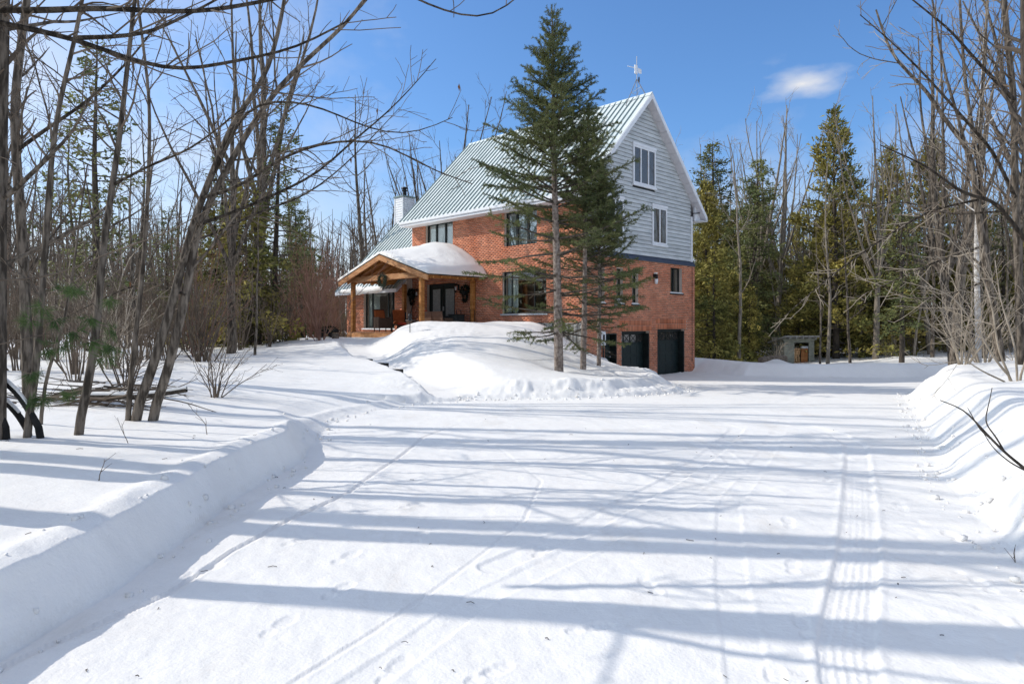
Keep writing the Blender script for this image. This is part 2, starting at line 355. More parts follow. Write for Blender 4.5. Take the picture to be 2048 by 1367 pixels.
# tyre tracks: centre line, half width, depth, tread
TRACKS = [(np.array([(1.05,1.2),(1.52,3.05),(1.66,3.4),(2.46,4.85),(3.17,6.24),(4.1,8.1),(4.62,9.2),(4.78,10.1),(4.6,11.1),(4.0,12.0),(3.0,12.8),(1.5,13.4)]), .135, .015, True),
          (np.array([(-2.6,2.6),(-2.05,4.1),(-1.98,4.9),(-1.83,5.6),(-1.55,6.6),(-1.35,8.5),(-1.25,9.8),(-.8,11.2),(.1,12.2)]), .028, .016, False),
          (np.array([(-.12,4.55),(.65,5.5),(1.35,6.6),(2.2,8.0),(3.05,9.6),(3.5,10.6),(3.3,11.5),(2.5,12.4)]), .11, .010, False),
          (np.array([(-1.05,2.9),(-.45,4.2),(.1,5.6),(.3,7.0),(-.2,9.0)]), .02, .006, False),
          (np.array([(-2.2,9.3),(-1.2,10.6),(.4,11.4),(2.2,11.5),(3.6,10.8),(4.2,9.6),(4.0,8.2)]), .10, .007, False),
          (np.array([(-.9,2.6),(-.2,4.0),(.9,5.4),(1.9,6.5),(2.6,7.8),(2.7,9.4),(2.0,10.8)]), .10, .006, False),
          (np.array([(.9,2.4),(1.35,4.2),(1.9,6.0),(3.2,8.6),(4.6,11.5),(6.0,14)]), .10, .005, False),
          (np.array([(-.2,13.6),(1.6,12.4),(3.6,12.6),(5.6,14.2),(7.2,17),(6.6,21)]), .11, .012, False)]
FEET = [(-2.02,4.50,.5),(-1.25,3.67,.3),(.42,3.62,1.2),(-1.15,4.75,.4),(-1.05,4.15,.4),(1.55,3.63,.2),(1.87,4.55,.4),(2.25,5.55,.3),(-.55,3.2,.3),(-1.6,5.1,.5),(-.1,3.15,.8),(.85,4.2,-.2),(.2,4.9,.2),(2.1,7.2,.5),
        (3.3,7.1,.6),(3.5,6.6,.4),(3.42,6.0,.3),(3.35,5.2,.2),(2.9,4.2,.2),(2.75,3.6,.1),(-.9,6.1,.5),(-.7,5.2,.2),(1.2,3.1,.3),(2.45,3.2,.3)]

def ground(X, Y, fine=True):
    shp = X.shape; X = X.ravel(); Y = Y.ravel()
    r = np.hypot(X, Y)
    wob = np.where((X < 0) & (Y < 9), .05, .09)*fbm(X*.9, Y*.9, 3, 3)+.035*fbm(X*4, Y*4, 2, 5)*sstep(10, 14, Y)
    d = seg_dist(X, Y, DRIVE, True); ins = inside(X, Y, DRIVE)
    sd = np.where(ins, -d, d)+wob*1.4
    zd = -.45*sstep(13, 27.5, Y)+.018*fbm(X*.45, Y*.9, 3, 11)
    zl = tps(np.clip(X, -75, 75), np.clip(Y, -40, 85)); zl = np.clip(zl, -.6, 2.2)
    far = sstep(45, 110, r); zl = zl*(1-far)+.8*far
    zl = zl+.10*fbm(X*.28, Y*.28, 3, 21)*sstep(1.0, 4, sd)+.022*fbm(X*1.3, Y*1.3, 3, 23)
    mound = sstep(14.2, 15.2, Y)*(1-sstep(24, 26, Y))*sstep(-2.6, -1.5, X)*(1-sstep(4.6, 5.6, X))
    left = (X < -1) & (Y < 13.9)
    right = sstep(2.2, 2.8, X)*(1-sstep(17.5, 20, Y))
    w = .22+.60*right+.50*mound+.55*sstep(20, 24, Y)
    w = np.where(left, .16+1.0*sstep(7.6, 13, Y), w)
    f = sstep(0, 1, np.clip(sd, 0, None)/w); f = np.where(left, np.clip(sd/w, 0, 1)**.8, f)
    z = zd*(1-f)+np.maximum(zl, zd+.02)*f
    # lip and ledge of the cut bank on the left
    z = z+np.where(left, .035*np.exp(-((sd-.30)/.12)**2), 0)
    z = z-np.where(left & (Y < 9), .03*np.exp(-((sd-.11)/.03)**2)*sstep(-.1, .2, vnoise(Y*.9, Y*.3, 2)), 0)
    # ploughed edge: low broken crest in front of the mound
    z = z+mound*np.exp(-((sd-.16)/.10)**2)*(.05+.10*np.maximum(vnoise(X*1.7, Y*1.7, 71), -.2))
    # wind- and plough-shaped terraces of the bank on the right
    z = z+right*(.06+.03*vnoise(X*.4, Y*.4, 14))*np.sin(sd*7.5+2.2*fbm(X*.5, Y*.5, 2, 9))*np.exp(-((sd-.6)/.5)**2)*sstep(0, .3, sd)
    # thrown lumps along the mound and the heap at the path
    rough = mound*np.exp(-((sd-.45)/.5)**2)+np.exp(-(((X+1.9)/1.1)**2+((Y-15.0)/.9)**2))*.6
    z = z+rough*(.11*np.maximum(fbm(X*1.9, Y*2.6, 5, 31, .62), -.1)+.03*np.abs(fbm(X*9, Y*9, 2, 33)))
    z = z+.05*sstep(18, 19, Y)*(1-sstep(27, 29, Y))*sstep(.3, .6, sd)*sstep(-5, -4, X)*fbm(X*.9, Y*.25, 3, 35)
    z = z+sstep(-5.2,-4.4,X)*(1-sstep(-1.5,-.5,X))*sstep(19.5,21,Y)*(1-sstep(24,25,Y))*.035*np.abs(fbm(X*5, Y*5, 3, 37))
    # the dug path with its steps
    dw = seg_dist(X, Y, WALK, False)+.08*fbm(X*1.5, Y*1.5, 2, 41)
    zp = .06+1.02*sstep(16, 28, Y)
    wm = np.interp(Y, WALK[:, 1], WALK[:, 0])
    k = (1-sstep(.30, np.where(X > wm, 1.7, .62), dw))*sstep(14.0, 14.6, Y)
    z = z*(1-k)+np.minimum(z, zp)*k
    # under porch and house
    hx, hy = house_local(X, Y)
    k = sstep(-3.35, -2.95, hx)*sstep(5.75, 6.15, hy)*(1-sstep(11.6, 12.0, hy))*(hx < .3)
    z = z*(1-k)+np.minimum(z, 1.1)*k
    z = np.where((hx > .05) & (hy > .05) & (hx < 7.55) & (hy < 16), np.minimum(z, -.55), z)
    # tree wells
    for tx, ty in ((1.31, 19), (2.1, 20.2), (2.7, 21.4)):
        z = z-.10*np.exp(-((np.hypot(X-tx, Y-ty)/.27)**2))
    # snow over a buried log and in front of the shed
    for bx, by, bh, bw in ((11.75, 30.6, .28, .55), (14.7, 31.6, .22, 1.2), (18.9, 32.5, .22, 1.7)):
        z = z+bh*np.exp(-(((X-bx)/bw)**2+((Y-by)/.7)**2))
    if fine:
        near = 1-sstep(9, 16, r)
        z = z+ins*(.004*fbm(X*7, Y*7, 4, 51)*near+.006*fbm(X*2.4, Y*2.4, 3, 53)+.005*fbm((X+.25*Y)*6, Y*.55, 3, 57)*near)
        face = sstep(.0, .05, sd)*(1-sstep(.28, .45, sd))*(Y < 16)*(r < 17)
        z = z+face*(np.where(left, .012, .030)*fbm(X*5, Y*5, 4, 61, .6)+0*z)+(~ins)*near*(.005*fbm(X*3, Y*3, 4, 67))
        for P, hw, dep, tread in TRACKS:
            bx0, by0 = P.min(0)-.5; bx1, by1 = P.max(0)+.5
            q = np.where((X > bx0) & (X < bx1) & (Y > by0) & (Y < by1))[0]
            x, y = X[q], Y[q]; best = np.full(x.shape, 9.); lat = np.zeros(x.shape); al = np.zeros(x.shape); s0 = 0
            for i in range(len(P)-1):
                a, b = P[i], P[i+1]; ab = b-a; L = np.hypot(*ab); tt = ((x-a[0])*ab[0]+(y-a[1])*ab[1])/L
                t = np.clip(tt, 0, L); dd = np.hypot(x-a[0]-t/L*ab[0], y-a[1]-t/L*ab[1]); m = dd < best
                sg = np.sign((x-a[0])*ab[1]-(y-a[1])*ab[0])
                best = np.where(m, dd, best); lat = np.where(m, dd*sg, lat); al = np.where(m, s0+t, al); s0 += L
            prof = -dep*(1-sstep(hw*.86, hw*1.06, best))+dep*.5*np.exp(-((best-hw*1.16)/(hw*.13+.006))**2)
            if tread:
                gro = np.abs(np.sin(lat*np.pi/.045)); blk = np.sin(al*2*np.pi/.055+np.sign(lat)*lat*60)
                prof = prof+(1-sstep(hw*.8, hw*.95, best))*(.0040*(gro > .8)+(.0022*blk))
            z[q] += prof*(.85+.3*vnoise(al*1.1, lat*0, 4))*(1-sstep(8.5, 12.5, y)*.6)
        for fx, fy, fa in FEET:
            q = np.where((np.abs(X-fx) < .3) & (np.abs(Y-fy) < .3))[0]
            c, s = math.cos(fa), math.sin(fa); u = (X[q]-fx)*c-(Y[q]-fy)*s; v = (X[q]-fx)*s+(Y[q]-fy)*c
            for oy, a, b in ((.05, .05, .095), (-.10, .04, .05)):
                e = np.sqrt((u/a)**2+((v-oy)/b)**2)
                z[q] += -.009*(1-sstep(.65, 1.1, e))+.0035*np.exp(-((e-1.2)/.2)**2)*(.5+vnoise(X[q]*30, Y[q]*30, 6))+.002*np.sin(v*150)*(e < .9)
        # a meandering line of small animal prints
        q = np.where((X > 1.6) & (X < 4.2) & (Y > 2.6) & (Y < 7.5))[0]
        for k in range(22):
            t = k/21.; px = 2.25+1.45*t**.9+.06*math.sin(k*1.9); py = 2.9+4.0*t
            z[q] += -.010*np.exp(-(((X[q]-px)/.025)**2+((Y[q]-py)/.04)**2))
    return z.reshape(shp), (sd < .02).reshape(shp) if fine else None
def gz(x, y):
    return float(ground(np.array([float(x)]), np.array([float(y)]), False)[0][0])

def build_ground():
    lo, hi, dense = -44, 44, 660
    a = np.concatenate([np.linspace(lo, hi, dense), np.linspace(hi, 360+lo, 92)[1:-1]]); a = np.radians(a)
    rr = np.concatenate([np.geomspace(.5, 2.2, 26)[:-1], np.geomspace(2.2, 34, 600)[:-1], np.geomspace(34, 900, 70)])
    nA, nR = len(a), len(rr)
    X = rr[:, None]*np.sin(a)[None, :]; Y = rr[:, None]*np.cos(a)[None, :]
    Z, drv = ground(X, Y)
    V = np.stack([X, Y, Z], -1).reshape(-1, 3)
    i = np.arange(nR-1)[:, None]*nA; j = np.arange(nA)[None, :]; j2 = (j+1) % nA
    Q = np.stack([i+j, i+nA+j, i+nA+j2, i+j2], -1).reshape(-1, 4)
    dv = drv.reshape(-1)[Q].sum(1) >= 2
    V = np.vstack([V, [(0, 0, float(Z[0].mean()))]])
    T = np.stack([np.arange(nA), (np.arange(nA)+1) % nA, np.full(nA, len(V)-1)], -1)
    for nm, q, t in (('driveway', Q[dv], T), ('snow_ground', Q[~dv], None)):
        used = np.unique(np.r_[q.ravel(), t.ravel() if t is not None else []]).astype(int)
        mp = np.zeros(len(V), int); mp[used] = np.arange(len(used))
        me = mesh_np(nm, V[used], mp[q], mp[t] if t is not None else None, M['drive'] if nm == 'driveway' else M['snow'], True)
        tag(link(nm, me), kind='structure')
build_ground()

# ------------------------------------------------------------------ the house
WG, LF, TOP = 7.6, 10.6, 4.2
house = empty('brick_house', HL(0, 0, 0), R(45))
tag(house, 'red brick house with tall pale blue gable and green metal roof', 'house')
rng = np.random.RandomState(3)
def MG(a, d, z): return (a, d, z)                    # gable wall: faces -y
def MF(x0):
    return lambda a, d, z: (x0+d, a, z)              # porch wall: faces -x
def mbox(mb, m, a0, a1, d0, d1, z0, z1):
    p, q = m(a0, d0, z0), m(a1, d1, z1)
    return mb.box(tuple(min(x, y) for x, y in zip(p, q)), tuple(max(x, y) for x, y in zip(p, q)))

def wall_backing(name, m, a0, a1, z0, z1, holes, rd, parent, material):
    A = sorted({a0, a1, *[h[0] for h in holes], *[h[1] for h in holes]}); Z = sorted({z0, z1, *[h[2] for h in holes], *[h[3] for h in holes]})
    A = [a for a in A if a0 <= a <= a1]; Z = [z for z in Z if z0 <= z <= z1]
    mb = MB()
    for i in range(len(A)-1):
        for k in range(len(Z)-1):
            ca, cz = (A[i]+A[i+1])/2, (Z[k]+Z[k+1])/2
            if any(h[0] < ca < h[1] and h[2] < cz < h[3] for h in holes): continue
            for d in (0, rd): mb.add([m(A[i], d, Z[k]), m(A[i+1], d, Z[k]), m(A[i+1], d, Z[k+1]), m(A[i], d, Z[k+1])], [(0, 1, 2, 3)])
    for h in holes:
        c = [(h[0], h[2]), (h[1], h[2]), (h[1], h[3]), (h[0], h[3])]
        for i in range(4):
            p, q = c[i], c[(i+1) % 4]
            mb.add([m(p[0], 0, p[1]), m(q[0], 0, q[1]), m(q[0], rd, q[1]), m(p[0], rd, p[1])], [(0, 1, 2, 3)])
    c = [(a0, z0), (a1, z0), (a1, z1), (a0, z1)]
    for i in range(4):
        p, q = c[i], c[(i+1) % 4]
        mb.add([m(p[0], 0, p[1]), m(q[0], 0, q[1]), m(q[0], rd, q[1]), m(p[0], rd, p[1])], [(0, 1, 2, 3)])
    return mb.build(name, material, parent)

def bricks(name, m, a0, a1, z0, z1, holes, parent, soldiers=(), L=.21, Hc=.0745):
    P = []
    def put(s, e, b, t):
        pr = .005+.004*rng.rand()
        P.append([m(s, -pr, b), m(e, -pr, b), m(e, .02, b), m(s, .02, b), m(s, -pr, t), m(e, -pr, t), m(e, .02, t), m(s, .02, t)])
    hs = list(holes)+[s for s in soldiers]
    n = int((z1-z0)/Hc)
    for r in range(n):
        zb = z0+r*Hc; zc = zb+Hc/2; cut = [(h[0], h[1]) for h in hs if h[2]-.01 < zc < h[3]+.01]
        a = a0-(L/2 if r % 2 else 0)
        while a < a1:
            iv = [(max(a+.005, a0), min(a+L-.005, a1))]
            for c0, c1 in cut:
                nv = []
                for s, e in iv:
                    if c1 <= s or c0 >= e: nv.append((s, e))
                    else: nv += [(s, c0), (c1, e)]
                iv = [x for x in nv if x[1]-x[0] > .03]
            for s, e in iv:
                if e-s > .03: put(s, e, zb+.006, zb+Hc-.006)
            a += L
    for s0, s1, b, t in soldiers:
        k = int(round((s1-s0)/.076)); mid = (b+t)/2
        for i in range(k):
            x = s0+(s1-s0)*i/k
            put(x+.004, x+(s1-s0)/k-.004, b+.004, mid-.004); put(x+.004, x+(s1-s0)/k-.004, mid+.004, t-.004)
    V = np.array(P).reshape(-1, 3); o = (np.arange(len(P))*8)[:, None]
    Q = np.concatenate([o+np.array(f) for f in ((0, 1, 5, 4), (1, 2, 6, 5), (3, 0, 4, 7), (4, 5, 6, 7), (0, 3, 2, 1))])
    return tag(link(name, mesh_np(name, V, Q, None, M['brick']), parent), kind='stuff')

G_WIN = [(5.62, 6.54, 2.96, 4.06), (2.82, 3.25, 2.43, 3.80), (1.80, 2.22, 2.43, 3.80), (.62, 1.04, 2.43, 3.80)]
G_DOOR = [(1.05, 1.82, -.6, 1.287), (2.12, 4.05, -.6, 1.3615), (4.62, 6.75, -.6, 1.436)]
F_WIN = [(7.61, 9.57, 4.60, 6.28), (2.50, 4.33, 4.80, 6.20), (2.00, 4.44, 2.07, 3.78)]
F_DOOR = [(7.47, 9.47, 1.3, 3.50)]
W_DOOR = [(11.6, 14.3, 1.45, 3.32)]
gw = wall_backing('gable_wall', MG, 0, WG, -.7, TOP, G_WIN+G_DOOR, .36, house, M['mortar'])
bricks('bricks', MG, 0.0, WG, -.65, TOP, G_WIN+G_DOOR, gw, [(1.98, 4.2, 1.3615, 1.8085), (4.5, 6.9, 1.436, 1.883)])
fw = wall_backing('porch_wall', MF(0), .36, LF, .2, 6.4, F_WIN+F_DOOR, .3, house, M['mortar'])
ST = (.24, 6.2, .2, 1.70)
bricks('bricks', MF(0), .008, LF, .2, 6.4, F_WIN+F_DOOR+[ST], fw)
MB().box((.0, .1, 4.205), (.05, .358, 6.4)).build('corner_pier', M['mortar'], house)
ww = wall_backing('wing_wall', MF(-.3), 10.86, 15.9, .6, 3.75, W_DOOR, .3, house, M['mortar'])
bricks('bricks', MF(-.3), 10.86, 15.9, .6, 3.75, W_DOOR, ww)
mb = MB(); mb.box((-.3, 10.62, .6), (.0, 10.855, 3.9)); mb.box((-.3, 15.6, .6), (7.4, 15.9, 3.7)); mb.box((7.3, .1, -.7), (7.6, 15.9, 6.4)); mb.box((.02, 10.3, .3), (7.3, 10.6, 6.5))
mb.prism([(-.2, 15.62, 3.6), (7.4, 15.62, 3.6), (3.8, 15.62, 7.9)], (0, .25, 0))
mb.build('rear_wall', M['mortar'], house)
MB().box((.1, .5, 1.9), (7.3, 10.3, 2.02)).box((.1, .5, 4.3), (7.3, 10.3, 4.42)).build('floor_slab', M['bin'], house)
# stone foundation under the brick, streaked and rough, each stone a rough block
st = MB()
y = .25
while y < 6.1:
    w = .10+.12*rng.rand(); zt = 1.66+.05*rng.rand(); zz = .2
    while zz < zt:
        hh = min(.25+.6*rng.rand(), zt-zz); o = .02+.07*rng.rand()
        st.hexa([(-o, y+.006, zz), (.02, y+.006, zz), (.02, y+w-.006, zz), (-o*.8, y+w-.006, zz), (-o*.7, y+.01, zz+hh), (.02, y+.01, zz+hh), (.02, y+w-.01, zz+hh), (-o, y+w-.01, zz+hh)])
        zz += hh
    y += w
tag(st.build('foundation_stone', M['stone'], fw), kind='stuff')

# ---- roof
ZR, ZE, XE, OH = 10.93, 6.45, -.55, .28
th = math.atan2(ZR-ZE, 3.8-XE); ct, snt = math.cos(th), math.sin(th)
def slope(s, h, x0=XE, z0=ZE): return (x0+s*ct-h*snt, z0+s*snt+h*ct)
SL = (3.8-XE)/ct
roof = MB(); t = .13
roof.prism([(XE, -OH, ZE), (3.8, -OH, ZR), (3.8, -OH, ZR-t*1.45), (XE+.02, -OH, ZE-t*1.2)], (0, LF+OH+.2, 0))
roof.prism([(2*3.8-XE, -OH, ZE), (3.8, -OH, ZR), (3.8, -OH, ZR-t*1.45), (2*3.8-XE-.02, -OH, ZE-t*1.2)], (0, LF+OH+.2, 0))
roof_o = roof.build('roof', M['soffit'], house)
def roof_strips(parent, y0, y1, x0, z0, sl, n):
    w = (y1-y0)/n
    for k in range(n):
        mb = MB(); a = y0+k*w; b = a+w
        def hx(ya, yb, h0, h1, s0=-.03, s1=sl):
            c = []
            for h in (h0, h1):
                for s, yy in ((s0, ya), (s1, ya), (s1, yb), (s0, yb)):
                    x, z = slope(s, h, x0, z0); c.append((x, yy, z))
            mb.hexa(c)
        hx(a+.002, b-.002, .012, .020)
        mb.build('roof_panel', M['roof'], parent)
        m2 = mb; mb = MB(); hx(b-.022, b+.012, .0215, .062)
        mb.build('roof_rib', M['roofrib'], parent)
roof_strips(roof_o, -OH, LF+.2, XE, ZE, SL-.02, 38)
cap = MB(); cap.prism([(3.8-.16, -OH-.02, ZR-.11), (3.8, -OH-.02, ZR+.065), (3.8+.16, -OH-.02, ZR-.11), (3.8, -OH-.02, ZR+.045)], (0, LF+OH+.26, 0))
cap.build('ridge_cap', M['roof'], roof_o)
bk = MB(); bk.prism([(2*3.8-XE+.03, -OH, ZE-.0), (3.8, -OH, ZR+.03), (3.8, -OH, ZR+.005), (2*3.8-XE+.03, -OH, ZE-.03)], (0, LF+OH+.2, 0)); bk.build('roof_back_sheet', M['roof'], roof_o)
fa = MB(); fa.box((XE-.045, -OH, ZE-.24), (XE-.012, LF+.2, ZE-.012)); fa.box((XE-.012, -OH, ZE-.24), (.0, LF+.2, ZE-.222)); fa.build('fascia', M['trim'], roof_o)
gut = MB(); gut.box((XE-.10, -OH, ZE-.13), (XE-.047, LF+.2, ZE-.02)); gut.build('gutter', M['trim'], roof_o)
fb = MB(); xb = 7.6+.55
fb.box((xb-.0, -OH-.03, ZE-.22), (xb+.04, LF+.2, ZE-.01)); fb.box((WG+.01, -OH-.03, ZE-.24), (xb, LF+.2, ZE-.222))
fb.prism([(WG-.05, -.05, ZE-.22), (xb, -.05, ZE-.22), (xb, -.05, ZE-.1), (WG-.05, -.05, ZE+.42)], (0, .08, 0))
fb.build('rear_fascia', M['trim'], roof_o)
for sgn in (-1, 1):       # rake boards along the gable
    rk = MB(); f = (lambda x: 3.8+sgn*x)
    rk.prism([(f(0), -OH-.03, ZR+.012), (f(3.8-XE+.02), -OH-.03, ZE-.01), (f(3.8-XE+.02), -OH-.03, ZE-.23), (f(0), -OH-.03, ZR-.215)], (0, .028, 0))
    rk.build('rake_board', M['trim'], roof_o)
    for i in range(12):   # soffit panels under the overhang
        s0, s1 = i/12+.002, (i+1)/12-.002; sp = MB(); L2 = 3.8-XE; c = []
        for dz in (-.213, -.200):
            for s, yy in ((s0, -OH), (s1, -OH), (s1, .10), (s0, .10)): c.append((f(L2*s), yy, ZR-(ZR-ZE)*s+dz))
        sp.hexa(c); sp.build('soffit_panel', M['soffit'], roof_o)

# ---- gable siding, board by board
def roof_under(x): return ZR-.21-(ZR-ZE)/(3.8-XE)*abs(x-3.8)
gs = MB(); gs.prism([(.06, .09, TOP), (7.46, .09, TOP), (7.46, .09, roof_under(7.46)), (3.8, .09, roof_under(3.8)), (.06, .09, roof_under(.06))], (0, .2, 0))
gs_o = gs.build('siding_wall', M['bin'], house)
U_WIN = [(2.93, 4.52, 7.24, 8.78, 3), (4.29, 5.38, 4.95, 6.50, 2), (2.22-1.09+.08, 2.30, 4.95, 6.50, 2)]
zz, E = TOP+.22, .158
while zz < ZR-.5:
    zt = zz+E-.012
    def lim(z):
        dx = (ZR-.215-z)/((ZR-ZE)/(3.8-XE)); return max(.06, 3.8-dx), min(7.36, 3.8+dx)
    (l0, r0), (l1, r1) = lim(zz), lim(zt); segs = [(l0, r0, l1, r1)]
    for w in U_WIN:
        if zz < w[3]+.04 and zt > w[2]-.04:
            ns = []
            for a, b, c, d in segs:
                if w[0] > a and w[1] < b: ns += [(a, w[0]-.01, min(c, w[0]-.02), w[0]-.01), (w[1]+.01, b, w[1]+.01, max(d, w[1]+.02))]
                else: ns.append((a, b, c, d))
            segs = ns
    for a, b, c, d in segs:
        if b-a < .08 or d-c < .01: continue
        bo = MB(); j = .004*rng.rand()
        bo.hexa([(a, .035-j, zz), (b, .035-j, zz), (b, .089, zz), (a, .089, zz), (c, .072-j, zt), (d, .072-j, zt), (d, .0895, zt), (c, .0895, zt)])
        bo.build('siding_board', M['siding'], gs_o)
    zz += E
MB().box((7.365, .02, TOP+.2), (7.47, .25, 6.4)).build('corner_board', M['trim'], gs_o)
fl = MB(); fl.prism([(.0, -.045, TOP+.005), (.0, -.03, TOP+.035), (.0, .08, TOP+.235), (.0, .088, TOP+.005)], (WG+.02, 0, 0)); fl.build('flashing_band', M['flash'], house)

# ---- windows
def window(name, m, a0, a1, z0, z1, d, nd, fm, gm, fr=.05, mull=.05, label=None, blind=None, extra=None):
    mb = MB(); D = .06
    for A0, A1, Z0, Z1 in ((a0, a1, z0, z0+fr), (a0, a1, z1-fr, z1), (a0, a0+fr, z0+fr, z1-fr), (a1-fr, a1, z0+fr, z1-fr)):
        mbox(mb, m, A0, A1, d, d+D, Z0, Z1)
    ds = nd if isinstance(nd, (list, tuple)) else [k/nd for k in range(1, nd)]
    cuts = [a0+fr]+[a0+(a1-a0)*k for k in ds]+[a1-fr]
    for c in cuts[1:-1]: mbox(mb, m, c-mull/2, c+mull/2, d+.002, d+D-.002, z0+fr, z1-fr)
    w = mb.build(name, fm, house); 
    if label: w['label'] = label
    for i in range(len(cuts)-1):
        A = cuts[i]+(mull/2 if i else 0); B = cuts[i+1]-(mull/2 if i < len(cuts)-2 else 0)
        g = MB(); mbox(g, m, A, B, d+.028, d+.036, z0+fr, z1-fr); g.build('pane', gm, w)
    if blind:
        for A, B, Z0, Z1, mt in blind:
            n = max(2, int((B-A)/.05)); b = MB(); P = []
            for k in range(n+1):
                dd = d+.12+.018*math.sin(k*1.7)*(mt is M['curtain'])
                P += [m(A+(B-A)*k/n, dd, Z0), m(A+(B-A)*k/n, dd, Z1)]
            b.add(P, [(2*k, 2*k+2, 2*k+3, 2*k+1) for k in range(n)]); b.build('curtain' if mt is M['curtain'] else 'blind', mt, w)
    return w
for i, (a0, a1, z0, z1, nd) in enumerate(U_WIN):
    w = window('window', lambda a, d, z: (a, d, z), a0, a1, z0, z1, -.0, nd, M['trim'], M['glassdark'], .085, .07)
    MB().box((a0-.03, -.018, z1+.001), (a1+.03, .05, z1+.10)).build('window_head', M['trim'], w); MB().box((a0-.04, -.03, z0-.075), (a1+.04, .05, z0-.001)).build('window_sill', M['trim'], w)
for i, (a0, a1, z0, z1) in enumerate(G_WIN):
    w = window('window', MG, a0, a1, z0, z1, .14, 2 if i == 0 else 1, M['dframe'], M['glass'], .045, .07,
               blind=[(a0+.02, a1-.02, z0+.05, z1-.03, M['blind'])] if i else None)
    c = MB(); c.box((a0-.06, -.07, z0-.055), (a1+.06, .14, z0-.006)); c.build('window_sill', M['dframe'], w)
    s = MB(); s.prism([(a0-.05, -.06, z0-.005), (a0-.05, .10, z0-.005), (a0-.05, .11, z0+.07), (a0-.05, .02, z0+.055), (a0-.05, -.045, z0+.02)], (a1-a0+.10, 0, 0))
    s.build('sill_snow', M['snow'], w, smooth=False, bevel=.012)
window('window', MF(0), *F_WIN[0], .12, 3, M['dframe'], M['glass'], .07, .12, blind=[(7.7, 8.95, 4.6, 6.25, M['blind']), (9.0, 9.5, 4.6, 6.25, M['curtain'])])
window('window', MF(0), *F_WIN[1], .12, 3, M['dframe'], M['glass'], .06, .10, blind=[(2.55, 4.3, 4.8, 6.2, M['blind'])])
w = window('window', MF(0), *F_WIN[2], .10, [.3, .82], M['dframe'], M['glass'], .05, .035, blind=[(3.75, 4.36, 2.1, 3.74, M['curtain'])])
MB().box((-.06, 1.92, 2.0), (.1, 4.52, 2.065)).build('window_sill', M['grey'], w)
w = window('patio_door', MF(-.3), *W_DOOR[0], .12, [.13, .27, .78], M['dframe'], M['glass'], .07, .08, blind=[(13.2, 14.2, 1.5, 3.3, M['curtain'])])
MB().box((-.37, 11.5, 1.38), (-.18, 14.4, 1.445)).build('door_sill', M['trim'], w)
# double entrance door on the porch
w = window('entrance_door', MF(0), *F_DOOR[0], .14, 2, M['dframe'], M['gdoor'], .09, .06)
for a0, a1 in ((7.68, 8.30), (8.66, 9.22)):
    g = MB(); g.box((.155, a0, 1.95), (.162, a1, 3.25)); g.build('pane', M['glass'], w)
    g = MB(); n = 14
    g.add([(.15+.004*math.sin(k*2), a0+(a1-a0)*k/n, zz) for k in range(n+1) for zz in (1.97, 3.23)], [(2*k, 2*k+2, 2*k+3, 2*k+1) for k in range(n)]); g.build('lace_curtain', M['lace'], w)
    g = MB()
    for A0, A1, Z0, Z1 in ((a0-.05, a1+.05, 1.90, 1.95), (a0-.05, a1+.05, 3.25, 3.30), (a0-.05, a0, 1.95, 3.25), (a1, a1+.05, 1.95, 3.25)): g.box((.135, A0, Z0), (.16, A1, Z1))
    g.build('glazing_frame', M['dframe'], w)
g = MB(); g.box((.10, 8.40, 2.25), (.15, 8.44, 2.45)); g.build('handle', M['grey'], w)
# ---- garage and side doors
def garage(a0, a1, zt):
    g = MB()
    mbox(g, MG, a0, a1, .33, .36, -.6, zt); d = g.build('garage_door', M['gdoor'], house)
    n = 4; h = (zt-.06+.5)/n
    for k in range(n):
        z0 = -.5+k*h
        p = MB(); mbox(p, MG, a0+.03, a1-.03, .300, .325, z0+.006, z0+h-.006)
        if k < n-1:
            for q in range(4):
                A = a0+.08+(a1-a0-.16)*q/4; mbox(p, MG, A+.04, A+(a1-a0-.16)/4-.04, .290, .299, z0+.08, z0+h-.08)
        p.build('door_panel', M['gdoor'], d)
    nl = 4; z0 = -.5+3*h+.07; z1 = zt-.14
    for q in range(nl):
        A = a0+.07+(a1-a0-.14)*q/nl; B = A+(a1-a0-.14)/nl
        p = MB(); mbox(p, MG, A+.03, B-.03, .292, .298, z0, z1); p.build('pane', M['glassdark'], d)
        p = MB()
        for s, e in (((A+.03, z0), (B-.03, z1)), ((B-.03, z0), (A+.03, z1))): p.bar((s[0], .286, s[1]), (e[0], .286, e[1]), .018, .01, (0, 1, 0))
        for b0, b1, c0, c1 in ((A+.01, B-.01, z0-.02, z0), (A+.01, B-.01, z1, z1+.02), (A+.01, A+.03, z0, z1), (B-.03, B-.01, z0, z1)): mbox(p, MG, b0, b1, .280, .2915, c0, c1)
        p.build('glazing_bars', M['dframe'], d)
    p = MB(); mbox(p, MG, a0, a1, .18, .28, zt-.09, zt-.001); mbox(p, MG, a1-.05, a1-.001, .02, .29, -.6, zt-.092); mbox(p, MG, a0+.001, a0+.05, .18, .29, -.6, zt-.092); p.build('door_frame', M['dframe'], d)
garage(*G_DOOR[1][:2], G_DOOR[1][3]); garage(*G_DOOR[2][:2], G_DOOR[2][3])
a0, a1, _, zt = G_DOOR[0]
g = MB(); mbox(g, MG, a0, a1, .30, .36, -.6, zt); d = g.build('side_door', M['gdoor'], house)
g = MB()
for z0, z1 in ((-.4, .2), (.3, 1.15)):
    for q in (0, 1): mbox(g, MG, a0+.1+q*.3, a0+.36+q*.3, .288, .299, z0, z1)
g.build('door_panel', M['gdoor'], d)
g = MB(); g.tube([(a1-.12, .22, .38), (a1-.12, .30, .38)], [.03, .02], 8); g.tube([(a1-.12, .24, .56), (a1-.12, .30, .56)], [.024, .024], 8); g.build('handle', M['grey'], d)
